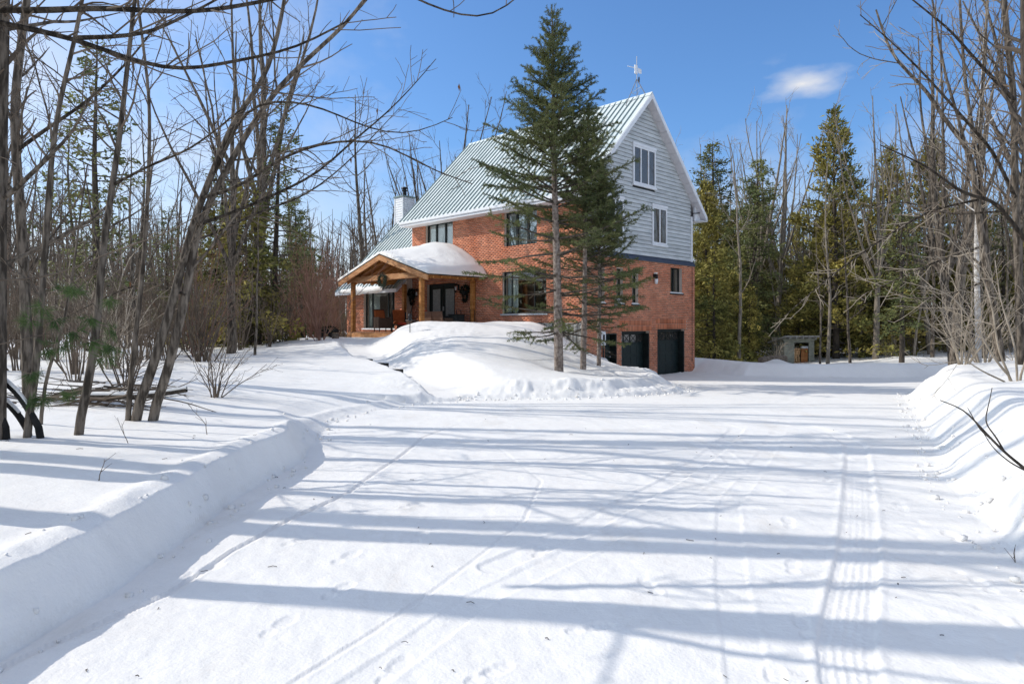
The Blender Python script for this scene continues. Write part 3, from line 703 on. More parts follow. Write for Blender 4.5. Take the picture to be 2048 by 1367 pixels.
g = MB(); mbox(g, MG, a1-.04, a1-.001, .01, .29, -.6, zt-.04); mbox(g, MG, a0+.001, a1-.001, .01, .29, zt-.039, zt-.001); g.build('door_frame', M['dframe'], d)

# ---- chimney
ch = MB(); ch.box((3.03, 15.53, 4.5), (3.79, 16.28, 8.78)); ch_o = ch.build('chimney', M['trim'], house)
b = 5.6
while b < 8.72:
    for (p, q) in (((3.00, 15.60, b), (3.029, 16.22, b+.125)), ((3.10, 15.50, b), (3.72, 15.529, b+.125))):
        x = MB()
        if q[0] < 3.1: x.hexa([(3.002, p[1], b), (3.029, p[1], b), (3.029, q[1], b), (3.002, q[1], b), (3.020, p[1], b+.13), (3.029, p[1], b+.13), (3.029, q[1], b+.13), (3.020, q[1], b+.13)])
        else: x.hexa([(p[0], 15.502, b), (q[0], 15.502, b), (q[0], 15.529, b), (p[0], 15.529, b), (p[0], 15.520, b+.13), (q[0], 15.520, b+.13), (q[0], 15.529, b+.13), (p[0], 15.529, b+.13)])
        x.build('siding_board', M['trim'], ch_o)
    b += .132
c = MB()
for x, y in ((3.03, 15.53), (3.79, 15.53), (3.03, 16.28)): c.box((x-.035, y-.035, 5.3), (x+.04, y+.04, 8.775))
c.build('corner_trim', M['trim'], ch_o)
MB().box((2.95, 15.45, 8.781), (3.87, 16.36, 8.85)).build('chimney_cap', M['roofrib'], ch_o)
MB().lathe((3.41, 15.9, 8.851), [(.12, 0), (.11, .32), (.15, .33), (.15, .38), (.10, .39), (.10, .46), (.21, .47), (.19, .52), (.03, .58)], 14).build('flue', M['black'], ch_o)

# ---- wing roof
wx, wz = -.85, 3.32; wl = (3.8-wx)/ct
wr = MB(); tw = .12; wtop = wz+(3.8-wx)*math.tan(th)
wr.prism([(wx, 10.64, wz), (3.8, 10.64, wtop), (3.8, 10.64, wtop-.18), (wx+.02, 10.64, wz-.15)], (0, 5.46, 0))
wr.prism([(7.6-wx, 10.64, wz), (3.8, 10.64, wtop), (3.8, 10.64, wtop-.18), (7.6-wx-.02, 10.64, wz-.15)], (0, 5.46, 0))
wr_o = wr.build('wing_roof', M['soffit'], house)
roof_strips(wr_o, 10.64, 16.1, wx, wz, wl-.02, 19)
MB().prism([(3.8-.16, 10.64, wtop-.11), (3.8, 10.64, wtop+.065), (3.96, 10.64, wtop-.11), (3.8, 10.64, wtop+.045)], (0, 5.48, 0)).build('ridge_cap', M['roof'], wr_o)
MB().box((wx-.04, 10.64, wz-.17), (wx-.01, 16.12, wz-.01)).build('fascia', M['trim'], wr_o)
rk = MB(); rk.prism([(wx, 16.105, wz+.01), (3.8, 16.105, wtop+.02), (3.8, 16.105, wtop-.2), (wx, 16.105, wz-.2)], (0, .03, 0)); rk.build('rake_board', M['trim'], wr_o)
# white flashing strip where the wing roof meets the tall wall
MB().prism([(-.02, 10.604, 3.4), (1.9, 10.604, 6.25), (.0, 10.604, 6.25)], (0, .03, 0)).build('wall_flashing', M['trim'], house)

# ---- porch
PY0, PY1, PXF, PA = 5.4, 11.95, -3.15, 4.62
pk = .305
def pz(y): return PA-pk*abs(y-8.65)
po = MB(); po.box((-2.95, 5.95, 1.12), (-.02, 11.4, 1.26)); porch = po.build('porch', M['deck'], house)
n = 20
for k in range(n):
    y0 = 5.93+k*(5.5/n); MB().box((-2.99, y0+.006, 1.262), (-.02, y0+5.5/n-.006, 1.298)).build('deck_board', M['deck'], porch)
MB().box((-3.03, 5.9, 1.0), (-2.995, 11.45, 1.26)).build('deck_skirt', M['cedar2'], porch)
for x, y in ((-2.85, 6.15), (-2.85, 11.2), (-.12, 6.15), (-.5, 10.55)):
    MB().box((x-.085, y-.085, 1.3), (x+.085, y+.085, 3.515)).build('post', M['cedar'], porch, bevel=.01)
MB().box((-2.95, 5.95, 3.52), (-2.75, 11.4, 3.75)).build('beam', M['cedar2'], porch, bevel=.012)
for y in (6.15, 11.2): MB().box((-2.745, y-.07, 3.52), (-.02, y+.07, 3.745)).build('beam', M['cedar'], porch, bevel=.01)
pr = MB()
for sg in (-1, 1):
    e = 8.65+sg*3.28
    pr.prism([(PXF, 8.65, PA), (PXF, e, pz(e)), (PXF, e, pz(e)-.045), (PXF, 8.65, PA-.045)], (3.13, 0, 0))
pr.build('porch_roof', M['dframe'], porch)
for sg in (-1, 1):
    for k in range(22):
        x0 = PXF+.06+k*3.05/22; c = []
        for dz in (-.075, -.050):
            for x, y in ((x0+.004, 8.65+sg*.02), (x0+3.05/22-.004, 8.65+sg*.02), (x0+3.05/22-.004, 8.65+sg*3.24), (x0+.004, 8.65+sg*3.24)): c.append((x, y, pz(y)+dz))
        mb = MB(); mb.hexa(c); mb.build('ceiling_board', M['ceil'], porch)
    mb = MB(); e = 8.65+sg*3.26
    mb.prism([(PXF-.04, 8.65, PA-.05), (PXF-.04, e, pz(e)-.05), (PXF-.04, e, pz(e)-.26), (PXF-.04, 8.65, PA-.27)], (.075, 0, 0)); mb.build('barge_rafter', M['cedar2'], porch)
    for k in range(7):
        x0 = PXF+.35+k*.42; mb = MB(); e = 8.65+sg*3.18
        mb.prism([(x0, 8.65+sg*.03, PA-.076), (x0, e, pz(e)-.076), (x0, e-sg*.05, pz(e)-.18), (x0, 8.65+sg*.03, PA-.22)], (.06, 0, 0)); mb.build('rafter', M['cedar'], porch)
MB().box((PXF+.06, 8.60, PA-.36), (-.02, 8.70, PA-.225)).build('ridge_beam', M['cedar'], porch)

# ---- snow on the porch roof and on the wing eave
nx, ny = 46, 90
xs = np.linspace(PXF-.03, -.012, nx); ys = np.linspace(PY0-.05, PY1+.05, ny); Xs, Ys = np.meshgrid(xs, ys, indexing='ij')
base = PA-pk*np.abs(Ys-8.65)
base = np.where(np.abs(Ys-8.65) < .3, PA-pk*(.15+(Ys-8.65)**2/.6), base)
ew = np.minimum((Ys-(PY0-.05))/.32, (PY1+.05-Ys)/.8).clip(0, 1); ex = ((Xs-(PXF-.03))/.35).clip(0, 1)
ed = (1-(1-ew)**2.2)*(1-(1-ex)**2.2)
T = .10+(.10+.05*vnoise(Xs*1.5, Ys*1.5, 3))*ed
T = T+(.13*sstep(-3.0, -2.2, Xs)*np.exp(-((Ys-7.6)/2.2)**2)+.56*np.clip(1-((Ys-7.7)/2.35)**2, 0, 1)*np.where(Ys > 7.7, np.exp(-((Ys-7.7)/1.1)**2), 1)*sstep(-2.7, -.6, Xs))*ed
T = T+.55*np.exp(-((Ys-11.0)/.8)**2)*sstep(-1.6, -.3, Xs)*ed+.02*fbm(Xs*4, Ys*4, 3, 6)*ed
top = np.stack([Xs, Ys, base+T], -1).reshape(-1, 3); bot = np.stack([Xs, Ys, PA-pk*np.abs(Ys-8.65)+.004], -1).reshape(-1, 3)
Vs = np.vstack([top, bot]); g = lambda i, j: i*ny+j
Q = [(g(i, j), g(i+1, j), g(i+1, j+1), g(i, j+1)) for i in range(nx-1) for j in range(ny-1)]; o = nx*ny
Q += [(g(i, 0)+o, g(i+1, 0)+o, g(i+1, 0), g(i, 0)) for i in range(nx-1)]+[(g(i, ny-1), g(i+1, ny-1), g(i+1, ny-1)+o, g(i, ny-1)+o) for i in range(nx-1)]
Q += [(g(0, j), g(0, j+1), g(0, j+1)+o, g(0, j)+o) for j in range(ny-1)]+[(g(nx-1, j)+o, g(nx-1, j+1)+o, g(nx-1, j+1), g(nx-1, j)) for j in range(ny-1)]
s = link('porch_roof_snow', mesh_np('porch_roof_snow', Vs, Q, None, M['snow'], True), None, HL(0, 0, 0), R(45)); tag(s, kind='stuff')
n, kk = 70, 12; V = []
for i in range(n):
    y = 11.7+(15.9-11.7)*i/(n-1); r = .19+.10*vnoise(y*1.4, 0, 8)+.04*vnoise(y*5, 1, 8); r *= min(1, 5*i/n+.3, 6*(n-1-i)/n+.2)
    if y > 14.4: r *= .55
    for k in range(kk):
        a = 2*math.pi*k/kk; V.append((-.90+r*.75*math.cos(a), y, 3.33+r*.95*math.sin(a)))
Q = [(i*kk+k, i*kk+(k+1) % kk, (i+1)*kk+(k+1) % kk, (i+1)*kk+k) for i in range(n-1) for k in range(kk)]
s = link('wing_eave_snow', mesh_np('wing_eave_snow', V, Q, None, M['snow'], True), None, HL(0, 0, 0), R(45)); tag(s, kind='stuff')

# ---- things fixed to the gable
lamp = MB(); lamp.box((4.29, -.10, 3.55), (4.43, 0, 3.70)); lamp.box((4.31, -.17, 3.50), (4.41, -.101, 3.67)); l_o = lamp.build('wall_lamp', M['black'], house)
MB().lathe((4.36, -.12, 3.28), [(.02, 0), (.06, .03), (.075, .12), (.07, .215)], 10).build('lamp_glass', M['white'], l_o, smooth=True)
MB().box((4.30, -.16, 3.701), (4.42, -.02, 3.76)).build('lamp_snow', M['snow'], l_o, bevel=.02)
mt = MB(); mt.box((1.66, -.12, 2.30), (1.86, 0, 2.66)); m_o = mt.build('meter_box', M['grey'], house); MB().box((1.70, -.16, 2.32), (1.86, -.121, 2.45)).build('meter_dial', M['black'], m_o)
eb = MB(); eb.box((.70, -.14, .85), (.95, 0, 1.38)); e_o = eb.build('electric_box', M['white'], house, bevel=.01); MB().box((.76, -.146, 1.0), (.88, -.1405, 1.25)).build('warning_plate', M['black'], e_o); MB().tube([(.9, -.06, .3), (.9, -.06, .85)], .03, 8).build('conduit', M['black'], e_o)
MB().tube([(7.36, -.02, 0), (7.36, -.02, 4.15)], .010, 6).build('cable', M['black'], house)
MB().bar((7.25, -.12, ZE+.06), (7.95, -.12, ZE+.16), .04, .04).build('eave_bracket', M['black'], house)

# ------------------------------------------------------------------ things on and round the porch
def put(name, label, cat, x, y, z, rz=0, group=None):
    """a thing standing at house coordinates"""
    o = empty(name, HL(x, y, z), R(45)+rz); return tag(o, label, cat, group)
DK = 1.30
t = put('wicker_armchair', 'dark wicker armchair with rust cushion by the left porch post', 'chair', -2.05, 10.05, DK, R(-10))
b = MB(); b.box((-.30, -.28, .30), (.30, .28, .36)); b.box((-.33, -.30, .16), (.33, -.27, .62)); b.box((-.33, -.30, .60), (-.27, .30, .66)); b.box((.27, -.30, .60), (.33, .30, .66)); b.box((-.33, -.27, .16), (-.29, .30, .6)); b.box((.29, -.27, .16), (.33, .30, .6)); b.box((-.29, -.27, .16), (.29, -.24, .3)); b.build('seat_frame', M['wicker'], t, bevel=.01)
b = MB(); b.hexa([(-.31, .26, .30), (.31, .26, .30), (.31, .32, .30), (-.31, .32, .30), (-.28, .46, 1.02), (.28, .46, 1.02), (.28, .51, 1.02), (-.28, .51, 1.02)]); b.build('backrest', M['wicker'], t, bevel=.012)
b = MB(); b.hexa([(-.26, .20, .47), (.26, .20, .47), (.26, .28, .47), (-.26, .28, .47), (-.24, .35, .98), (.24, .35, .98), (.24, .45, .98), (-.24, .45, .98)]); b.box((-.26, -.26, .365), (.26, .22, .46)); b.build('cushion', M['cushion'], t, bevel=.03)
for x in (-.28, .28):
    for y in (-.26, .28): MB().tube([(x, y, 0), (x, y, .3)], [.018, .024], 6).build('leg', M['black'], t)
t = put('cushioned_armchair', 'dark frame armchair with rust seat and back, before the glass patio door', 'chair', -.95, 10.15, DK, R(120))
b = MB(); b.box((-.36, -.32, .28), (.36, .32, .33))
for x in (-.36, .31): b.box((x, -.32, .56), (x+.05, .30, .60)); b.box((x, -.32, .0), (x+.05, -.27, .56)); b.box((x, .27, .0), (x+.05, .32, .9))
b.build('frame', M['black'], t, bevel=.006)
b = MB(); b.box((-.30, -.31, .335), (.30, .26, .47)); b.build('seat_cushion', M['cushion'], t, bevel=.04)
b = MB(); b.hexa([(-.30, .18, .475), (.30, .18, .475), (.30, .29, .475), (-.30, .29, .475), (-.29, .28, 1.0), (.29, .28, 1.0), (.29, .40, 1.0), (-.29, .40, 1.0)]); b.build('back_cushion', M['cushion'], t, bevel=.04)
t = put('ottoman', 'low red cushioned ottoman beside the rust armchair', 'ottoman', -1.3, 9.15, DK)
b = MB(); b.box((-.30, -.42, .06), (.30, .42, .30)); b.build('base', M['wicker'], t, bevel=.01)
MB().box((-.31, -.43, .305), (.31, .43, .43)).build('cushion', M['red'], t, bevel=.04)
t = put('flower_pot', 'small pale pot on the red ottoman', 'pot', -1.35, 8.95, DK+.432)
MB().lathe((0, 0, 0), [(.06, 0), (.085, .12), (.095, .13), (.09, .16), (.02, .165)], 12).build('pot', M['white'], t)
MB().lathe((0, 0, .165), [(.015, 0), (.07, .03), (.05, .09), (.01, .11)], 8).build('dried_plant', M['logend'], t)
t = put('wicker_side_table', 'small grey wicker side table left of the right front post', 'table', -1.75, 8.2, DK)
b = MB(); b.box((-.22, -.22, .02), (.22, .22, .48)); b.build('body', M['wicker'], t, bevel=.03); MB().box((-.24, -.24, .485), (.24, .24, .52)).build('top', M['shedroof'], t, bevel=.012)
t = put('wicker_loveseat', 'brown wicker loveseat seen from its two-panel back', 'sofa', -1.5, 6.98, DK)
b = MB(); b.box((-.02, -.62, .12), (.62, .62, .34)); b.box((-.04, -.68, .12), (.62, -.60, .60)); b.box((-.04, .60, .12), (.62, .68, .60)); b.build('seat_frame', M['wicker'], t, bevel=.015)
for y0, y1 in ((-.68, -.015), (.015, .68)):
    b = MB(); b.hexa([(-.08, y0, .10), (-.02, y0, .10), (-.02, y1, .10), (-.08, y1, .10), (-.24, y0, .88), (-.17, y0, .88), (-.17, y1, .88), (-.24, y1, .88)]); b.build('back_panel', M['wicker2'], t, bevel=.02)
b = MB(); b.box((.0, -.58, .345), (.60, .58, .46)); b.build('cushion', M['cushion'], t, bevel=.03)
MB().hexa([(-.10, .30, .47), (.0, .30, .47), (.0, .66, .47), (-.10, .66, .47), (-.20, .34, .92), (-.12, .34, .92), (-.12, .70, .92), (-.20, .70, .92)]).build('pillow', M['red'], t, bevel=.03)
for x in (.0, .56):
    for y in (-.6, .6): MB().box((x, y-.025, 0), (x+.05, y+.025, .118)).build('leg', M['black'], t)
t = put('storage_bin', 'dark grey storage bin right of the wicker loveseat', 'bin', -.85, 6.35, DK)
b = MB(); b.hexa([(-.22, -.22, 0), (.22, -.22, 0), (.22, .22, 0), (-.22, .22, 0), (-.27, -.25, .72), (.25, -.25, .72), (.25, .25, .72), (-.27, .25, .72)]); b.build('body', M['bin'], t, bevel=.02)
MB().box((-.29, -.27, .723), (.27, .27, .765)).build('lid', M['bin'], t, bevel=.012)
t = put('firewood_rack', 'black iron firewood rack with split logs by the right porch wall', 'firewood rack', -.42, 6.28, DK, R(8))
b = MB()
for y in (-.38, .38):
    b.tube([(-.14, y, 0), (-.14, y, .95), (.14, y, .95), (.14, y, 0)], .016, 6)
    b.tube([(-.14, y, .08), (.14, y, .08)], .014, 6)
for x in (-.14, .14): b.tube([(x, -.38, .08), (x, .38, .08)], .014, 6)
b.build('rack_frame', M['black'], t)
rs = random.Random(4)
for i, (yy, zz) in enumerate([(-.26, .17), (-.09, .16), (.09, .17), (.26, .16), (-.18, .31), (0, .31), (.18, .31)]):
    r = .075+.012*rs.random(); c = MB(); c.tube([(-.24, yy, zz), (.2, yy+.02, zz)], r, 8); lg = tag(c.build('firewood_log', M['log'], None, HL(-.42, 6.28, DK), R(53)), 'short split log lying in the iron rack by the porch wall', 'log', 'logs in the porch firewood rack')
    MB().tube([(-.246, yy, zz), (-.2405, yy, zz)], r*.92, 8).build('log_end', M['logend'], lg)
t = put('snow_shovel', 'black snow shovel leaning on the porch wall with loop handle up', 'shovel', -.16, 10.35, DK)
b = MB(); b.tube([(-.28, 0, .30), (-.02, 0, 1.22)], .015, 6); b.build('shaft', M['black'], t)
b = MB(); b.hexa([(-.40, -.20, .0), (-.37, -.20, .0), (-.37, .20, .0), (-.40, .20, .0), (-.30, -.20, .36), (-.27, -.20, .36), (-.27, .20, .36), (-.30, .20, .36)]); b.build('blade', M['bin'], t)
c = MB(); c.tube([(-.0, .09*math.cos(a), 1.27+.055*math.sin(a)) for a in np.linspace(0, 2*math.pi, 13)], .014, 5, False); c.build('handle', M['black'], t)
LAN = [('lantern', 'black carriage lantern on the brick left of the porch door', 10.02, 3.12), ('lantern', 'black carriage lantern on the brick right of the porch door', 7.2, 3.25)]
for nm, lb, y, z in LAN:
    t = put(nm, lb, 'lantern', 0, y, z, 0, 'porch lanterns')
    b = MB(); b.box((-.03, -.05, -.12), (-.012, .05, .14)); b.tube([(-.03, 0, .08), (-.14, 0, .20), (-.19, 0, .17)], .012, 6); b.build('bracket', M['black'], t)
    b = MB(); b.lathe((-.19, 0, .09), [(.10, 0), (.06, .05), (.015, .09)], 8); b.lathe((-.19, 0, -.16), [(.02, -.06), (.07, 0), (.075, .01)], 8)
    for k in range(4): b.tube([(-.19+.068*math.cos(k*1.57+.78), .068*math.sin(k*1.57+.78), -.15), (-.19+.088*math.cos(k*1.57+.78), .088*math.sin(k*1.57+.78), .09)], .006, 4)
    b.build('cage', M['black'], t)
    MB().lathe((-.19, 0, -.12), [(.028, 0), (.04, .15)], 8).build('lamp_glass', M['white'], t)
rs = np.random.RandomState(11)
def leafy(name, parent, centre, rad, n, size, material, shell=.2):
    c = np.array(centre); d = rs.randn(n, 3); d /= np.linalg.norm(d, axis=1)[:, None]
    p = c+d*np.array(rad)*(1-shell*rs.rand(n, 1)**.5*2).clip(0); a = rs.randn(n, 3); a /= np.linalg.norm(a, axis=1)[:, None]; bb = np.cross(a, d)
    V = np.stack([p-a*size*.25, p+a*size*.25, p+d*size+bb*size*.3], 1).reshape(-1, 3)
    return link(name, mesh_np(name, V, None, np.arange(3*n).reshape(-1, 3), material), parent)
for lb, y, z in (('dark evergreen wall basket left of the left porch lantern', 10.42, 3.25), ('dark evergreen wall basket right of the right porch lantern', 6.62, 3.28)):
    t = put('wall_basket', lb, 'hanging plant', -.16, y, z-.2, 0, 'porch wall baskets')
    leafy('foliage', t, (0, 0, .05), (.16, .27, .20), 420, .10, M['plant']); leafy('trailing_foliage', t, (-.0, .0, -.25), (.10, .12, .26), 220, .10, M['plant'])
    MB().lathe((0, 0, -.1), [(.06, -.1), (.14, .05), (.15, .08)], 10).build('basket', M['black'], t)
t = put('wreath', 'round green wreath hanging on the porch beam', 'wreath', -3.02, 8.62, 3.50)
A = rs.rand(900)*2*math.pi; rr = .235+.045*rs.randn(900); P = np.stack([-.03+.04*rs.randn(900), rr*np.cos(A), rr*np.sin(A)], -1)
D = np.stack([.3*rs.randn(900), -np.sin(A)+.5*rs.randn(900), np.cos(A)+.5*rs.randn(900)], -1); D /= np.linalg.norm(D, axis=1)[:, None]; N = np.cross(D, rs.randn(900, 3)); N /= np.linalg.norm(N, axis=1)[:, None]
V = np.stack([P-N*.012, P+N*.012, P+D*.085], 1).reshape(-1, 3); link('needles', mesh_np('needles', V, None, np.arange(2700).reshape(-1, 3), M['wreath']), t)
MB().tube([(0, .23*math.cos(a), .23*math.sin(a)) for a in np.linspace(0, 2*math.pi, 22)], .025, 6, False).build('ring', M['log'], t)
# garden things in the snow
x, y = (820-1024)/F*23.2, 23.2; z = gz(x, y)
t = tag(empty('path_light', (x, y, z-.05), 0), 'black path light on a stake in the snow before the porch', 'path light')
MB().tube([(0, 0, -.3), (0, 0, .42)], .014, 6).build('stake', M['black'], t); MB().lathe((0, 0, .42), [(.02, 0), (.055, .02), (.06, .19), (.075, .20), (.055, .25), (.01, .26)], 10).build('lamp_head', M['black'], t)
x, y = (671-1024)/F*27.2, 27.2; z = gz(x, y)
t = tag(empty('tree_stump', (x, y, z), 0), 'cut brown tree stump in the snow left of the porch', 'stump')
MB().lathe((0, 0, -.2), [(.17, 0), (.15, .2), (.135, .42)], 10).build('stump_bark', M['log'], t); MB().lathe((0, 0, .221), [(.125, 0), (.124, .01)], 10).build('cut_face', M['logend'], t)
x, y = (657-1024)/F*29.5, 29.5; z = gz(x, y)
t = tag(empty('log_pile', (x, y, z), R(20)), 'small snow-capped log pile at the edge of the wood left of the porch', 'log pile')
for k in range(4):
    lg = MB().tube([(-.3+.2*k, -.35, .12+.16*(k % 2)), (-.3+.2*k, .35, .12+.16*(k % 2))], .11, 8).build('log', M['blacklog'], t)
leafy('dead_leaves', t, (0, 0, .35), (.45, .3, .15), 160, .1, M['plant'])
for k, (px, py, Y, lb) in enumerate([(725, 727, 20.35, 'topmost dark timber step showing in the snow path'), (756, 735, 19.6, 'middle dark timber step showing in the snow path'), (784, 748, 18.7, 'lowest dark timber step showing in the snow path')]):
    x = (px-1024)/F*Y; z = H+(HZ-py)/F*Y+.07
    MB_ = MB(); MB_.box((-.30, -.10, -.2), (.30, .10, .07)); o = MB_.build('timber_step', M['blacklog'], None, (x, Y, z), R(-18), bevel=.012); tag(o, lb, 'step', 'timber steps of the path')

# ---- roof antenna
M['antenna'] = mat('dull_metal', (.16, .16, .17), (.22, .22, .23), 5, .6)
t = put('roof_antenna', 'white aerial with wire loop on a tripod mast at the ridge end', 'antenna', 3.8, .45, ZR+.02); t.scale = (.74, .74, .74)
MB().tube([(0, 0, .55), (0, 0, 2.25)], .022, 6).build('mast', M['grey'], t)
for x, y, zz in ((-.55, .35, -.52), (.5, .3, -.46), (0, -.55, .05)): MB().tube([(0, 0, 1.0), (x, y, zz)], .022, 5).build('tripod_leg', M['antenna'], t)
MB().tube([(-.27, .17, .2), (.25, .15, .2), (0, -.28, .5), (-.27, .17, .2)], .016, 5).build('brace', M['grey'], t)
MB().tube([(.06+.13*math.cos(a)*.7, -.10+.13*math.cos(a)*.7, .93+.16*math.sin(a)) for a in np.linspace(0, 2*math.pi, 15)], .024, 5, False).build('cable_coil', M['black'], t)
b = MB(); b.box((-.20, -.035, 1.26), (.04, .035, 1.74)); b.box((.06, -.05, 1.36), (.40, -.03, 1.62)); b.build('aerial_panel', M['white'], t, bevel=.01)
b = MB(); b.tube([(-.05, .0, 1.58), (-.42, .30, 1.68)], .018, 5)
for q in (.3, .55, .8, 1.0): b.tube([(-.05-.37*q-.06, .3*q-.08, 1.58+.1*q-.03), (-.05-.37*q+.06, .3*q+.08, 1.58+.1*q+.03)], .013, 4)
for q in range(3): b.tube([(.12+.08*q, -.04, 1.42), (.12+.08*q, -.04, 1.32)], .008, 4)
b.build('aerial_rods', M['white'], t)

# ------------------------------------------------------------------ the wood shed
SY = 35.0
sxp = lambda px: (px-1024)/F*SY
t = tag(empty('wood_shed', (sxp(1598), SY, -.62), R(6)), 'small weathered green wood shed with open doorway by the cedars', 'shed')
w, dp, hF, hB = 1.62, 1.3, 1.62, 1.28
fx0, fx1 = -.26, .52
z = 0
while z < hF-.08:
    for a, bq in (((-w/2), fx0), (fx1, w/2)) if z < 1.30 else ((-w/2, w/2),):
        MB().hexa([(a, -.025, z), (bq, -.025, z), (bq, .02, z), (a, .02, z), (a, -.005, z+.135), (bq, -.005, z+.135), (bq, .02, z+.135), (a, .02, z+.135)]).build('wall_board', M['shed'], t)
    for xx in (-w/2, w/2-.02): MB().box((xx, .022, z), (xx+.02, dp, z+.128)).build('wall_board', M['shed'], t)
    z += .133
MB().box((-w/2+.021, dp-.02, 0), (w/2-.021, dp, hB)).build('back_wall', M['shed'], t)
rf = MB(); rf.hexa([(-w/2-.18, -.42, hF+.02), (w/2+.15, -.42, hF+.02), (w/2+.15, dp+.1, hB), (-w/2-.18, dp+.1, hB), (-w/2-.18, -.42, hF+.07), (w/2+.15, -.42, hF+.07), (w/2+.15, dp+.1, hB+.05), (-w/2-.18, dp+.1, hB+.05)])
rf_o = rf.build('shed_roof', M['shedroof'], t)
for k in range(5): MB().box((-w/2+.1+k*.35, -.38, hF-.09), (-w/2+.15+k*.35, -.03, hF+.018)).build('rafter', M['shedroof'], rf_o)
MB().box((-w/2-.1, -.06, hF-.16), (w/2+.1, -.03, hF-.10)).build('fascia', M['shed'], rf_o)
MB().box((.14, .05, .0), (.50, .08, 1.02)).build('plywood_panel', M['rustwood'], t)
MB().box((.12, .03, 1.03), (.52, .06, 1.14)).build('corrugated_strip', M['grey'], t)
rs2 = random.Random(9)
fwood = tag(empty('firewood_stack', (sxp(1598), SY, -.62), R(6)), 'stack of cut firewood in the doorway of the green shed', 'firewood')
zz = .07
while zz < 1.05:
    xx = -.20
    while xx < .12:
        r = .05+.02*rs2.random()
        MB().tube([(xx, .06+.05*rs2.random(), zz), (xx, .5, zz)], r, 7).build('log', M['logend'], fwood); xx += r*2.05
    zz += .115
x = sxp(1540); o = MB().tube([(-.7, 0, .05), (-.1, .03, .10), (.55, 0, .12)], [.20, .22, .19], 9).build('fallen_log', M['log'], None, (11.75, 30.55, gz(11.75, 30.55)-.16), R(12)); tag(o, 'fallen log buried under a cap of snow left of the wood shed', 'log')

# ------------------------------------------------------------------ trees
class Poly(list): pass
def tubes(polys, sides):
    """polys: list of (points, radii) -> vertices, quads"""
    grp = {}
    for p, r in polys: grp.setdefault(len(p), []).append((p, r))
    Vs, Qs, off = [], [], 0
    for n, L in grp.items():
        P = np.array([a for a, _ in L], float); Rr = np.array([b for _, b in L], float); N = len(L)
        T = np.gradient(P, axis=1); T /= np.linalg.norm(T, axis=2, keepdims=True)+1e-9
        mean = P[:, -1]-P[:, 0]; mean /= np.linalg.norm(mean, axis=1, keepdims=True)+1e-9
        ref = np.where((np.abs(mean[:, 2]) > .75)[:, None], (1., 0, 0), (0, 0, 1.))[:, None, :]
        A = np.cross(T, np.broadcast_to(ref, T.shape)); A /= np.linalg.norm(A, axis=2, keepdims=True)+1e-9; B = np.cross(T, A)
        an = np.arange(sides)*2*math.pi/sides
        V = P[:, :, None, :]+Rr[:, :, None, None]*(A[:, :, None, :]*np.cos(an)[None, None, :, None]+B[:, :, None, :]*np.sin(an)[None, None, :, None])
        b = (off+np.arange(N)*n*sides)[:, None, None]+(np.arange(n-1)*sides)[None, :, None]; k = np.arange(sides)[None, None, :]; k2 = (k+1) % sides
        Qs.append(np.stack([b+k, b+k2, b+sides+k2, b+sides+k], -1).reshape(-1, 4)); Vs.append(V.reshape(-1, 3)); off += N*n*sides
    return np.concatenate(Vs), np.concatenate(Qs)
def poly_mesh(name, polys, sides, material, smooth=True):
    v, q = tubes(polys, sides); return mesh_np(name, v, q, None, material, smooth)
def resample(pts, rad, n):
    pts = np.asarray(pts, float); d = np.r_[0, np.cumsum(np.linalg.norm(np.diff(pts, axis=0), axis=1))]; t = np.linspace(0, d[-1], n)
    if not hasattr(rad, '__len__'): rad = np.full(len(pts), rad)
    if len(rad) == 2: rad = rad[0]+(rad[1]-rad[0])*(d/d[-1])
    # smooth the corners
    P = np.stack([np.interp(t, d, pts[:, k]) for k in range(3)], -1); r = np.interp(t, d, rad)
    for _ in range(2): P[1:-1] = .25*P[:-2]+.5*P[1:-1]+.25*P[2:]
    return P, r
def grow(g, p, d, L, r0, r1, n, wig, up):
    p = np.array(p, float); d = np.array(d, float); d /= np.linalg.norm(d); P = [p.copy()]; st = L/(n-1)
    for i in range(n-1):
        d = d+g.randn(3)*wig+np.array((0, 0, up)); d /= np.linalg.norm(d); p = p+d*st; P.append(p.copy())
    return np.array(P), np.linspace(r0, r1, n)
def perp(g, d):
    a = g.randn(3); a -= d*(a@d); return a/(np.linalg.norm(a)+1e-9)
def spawn(g, parents, per_m, t0, lens, ang, rfac, rmin, n, wig, up, lmin=.1, taper=.6, rend=.35, flat=0):
    out = []
    for P, r in parents:
        d = np.linalg.norm(np.diff(P, axis=0), axis=1); L = d.sum(); cum = np.r_[0, np.cumsum(d)]/max(L, 1e-6)
        k = per_m*L*(1-t0); k = int(k)+(g.rand() < k-int(k))
        for i in range(k):
            t = t0+(1-t0)*(i+g.rand())/max(k, 1); j = min(int(np.searchsorted(cum, t)), len(P)-1); j = max(j, 1)
            f = (t-cum[j-1])/max(cum[j]-cum[j-1], 1e-6); q = P[j-1]+(P[j]-P[j-1])*f; dr = (P[j]-P[j-1]); dr /= np.linalg.norm(dr)+1e-9
            a = perp(g, dr)
            if flat: a[2] *= (1-flat); a /= np.linalg.norm(a)+1e-9
            an = R(ang[0]+(ang[1]-ang[0])*g.rand()); dd = dr*math.cos(an)+a*math.sin(an)
            ln = max(lmin, (lens[0]+(lens[1]-lens[0])*g.rand())*(1-taper*t)); rr = max(rmin, r[j-1]*rfac)
            out.append(grow(g, q, dd, ln, rr, max(rmin*.7, rr*rend), n, wig, up))
    return out
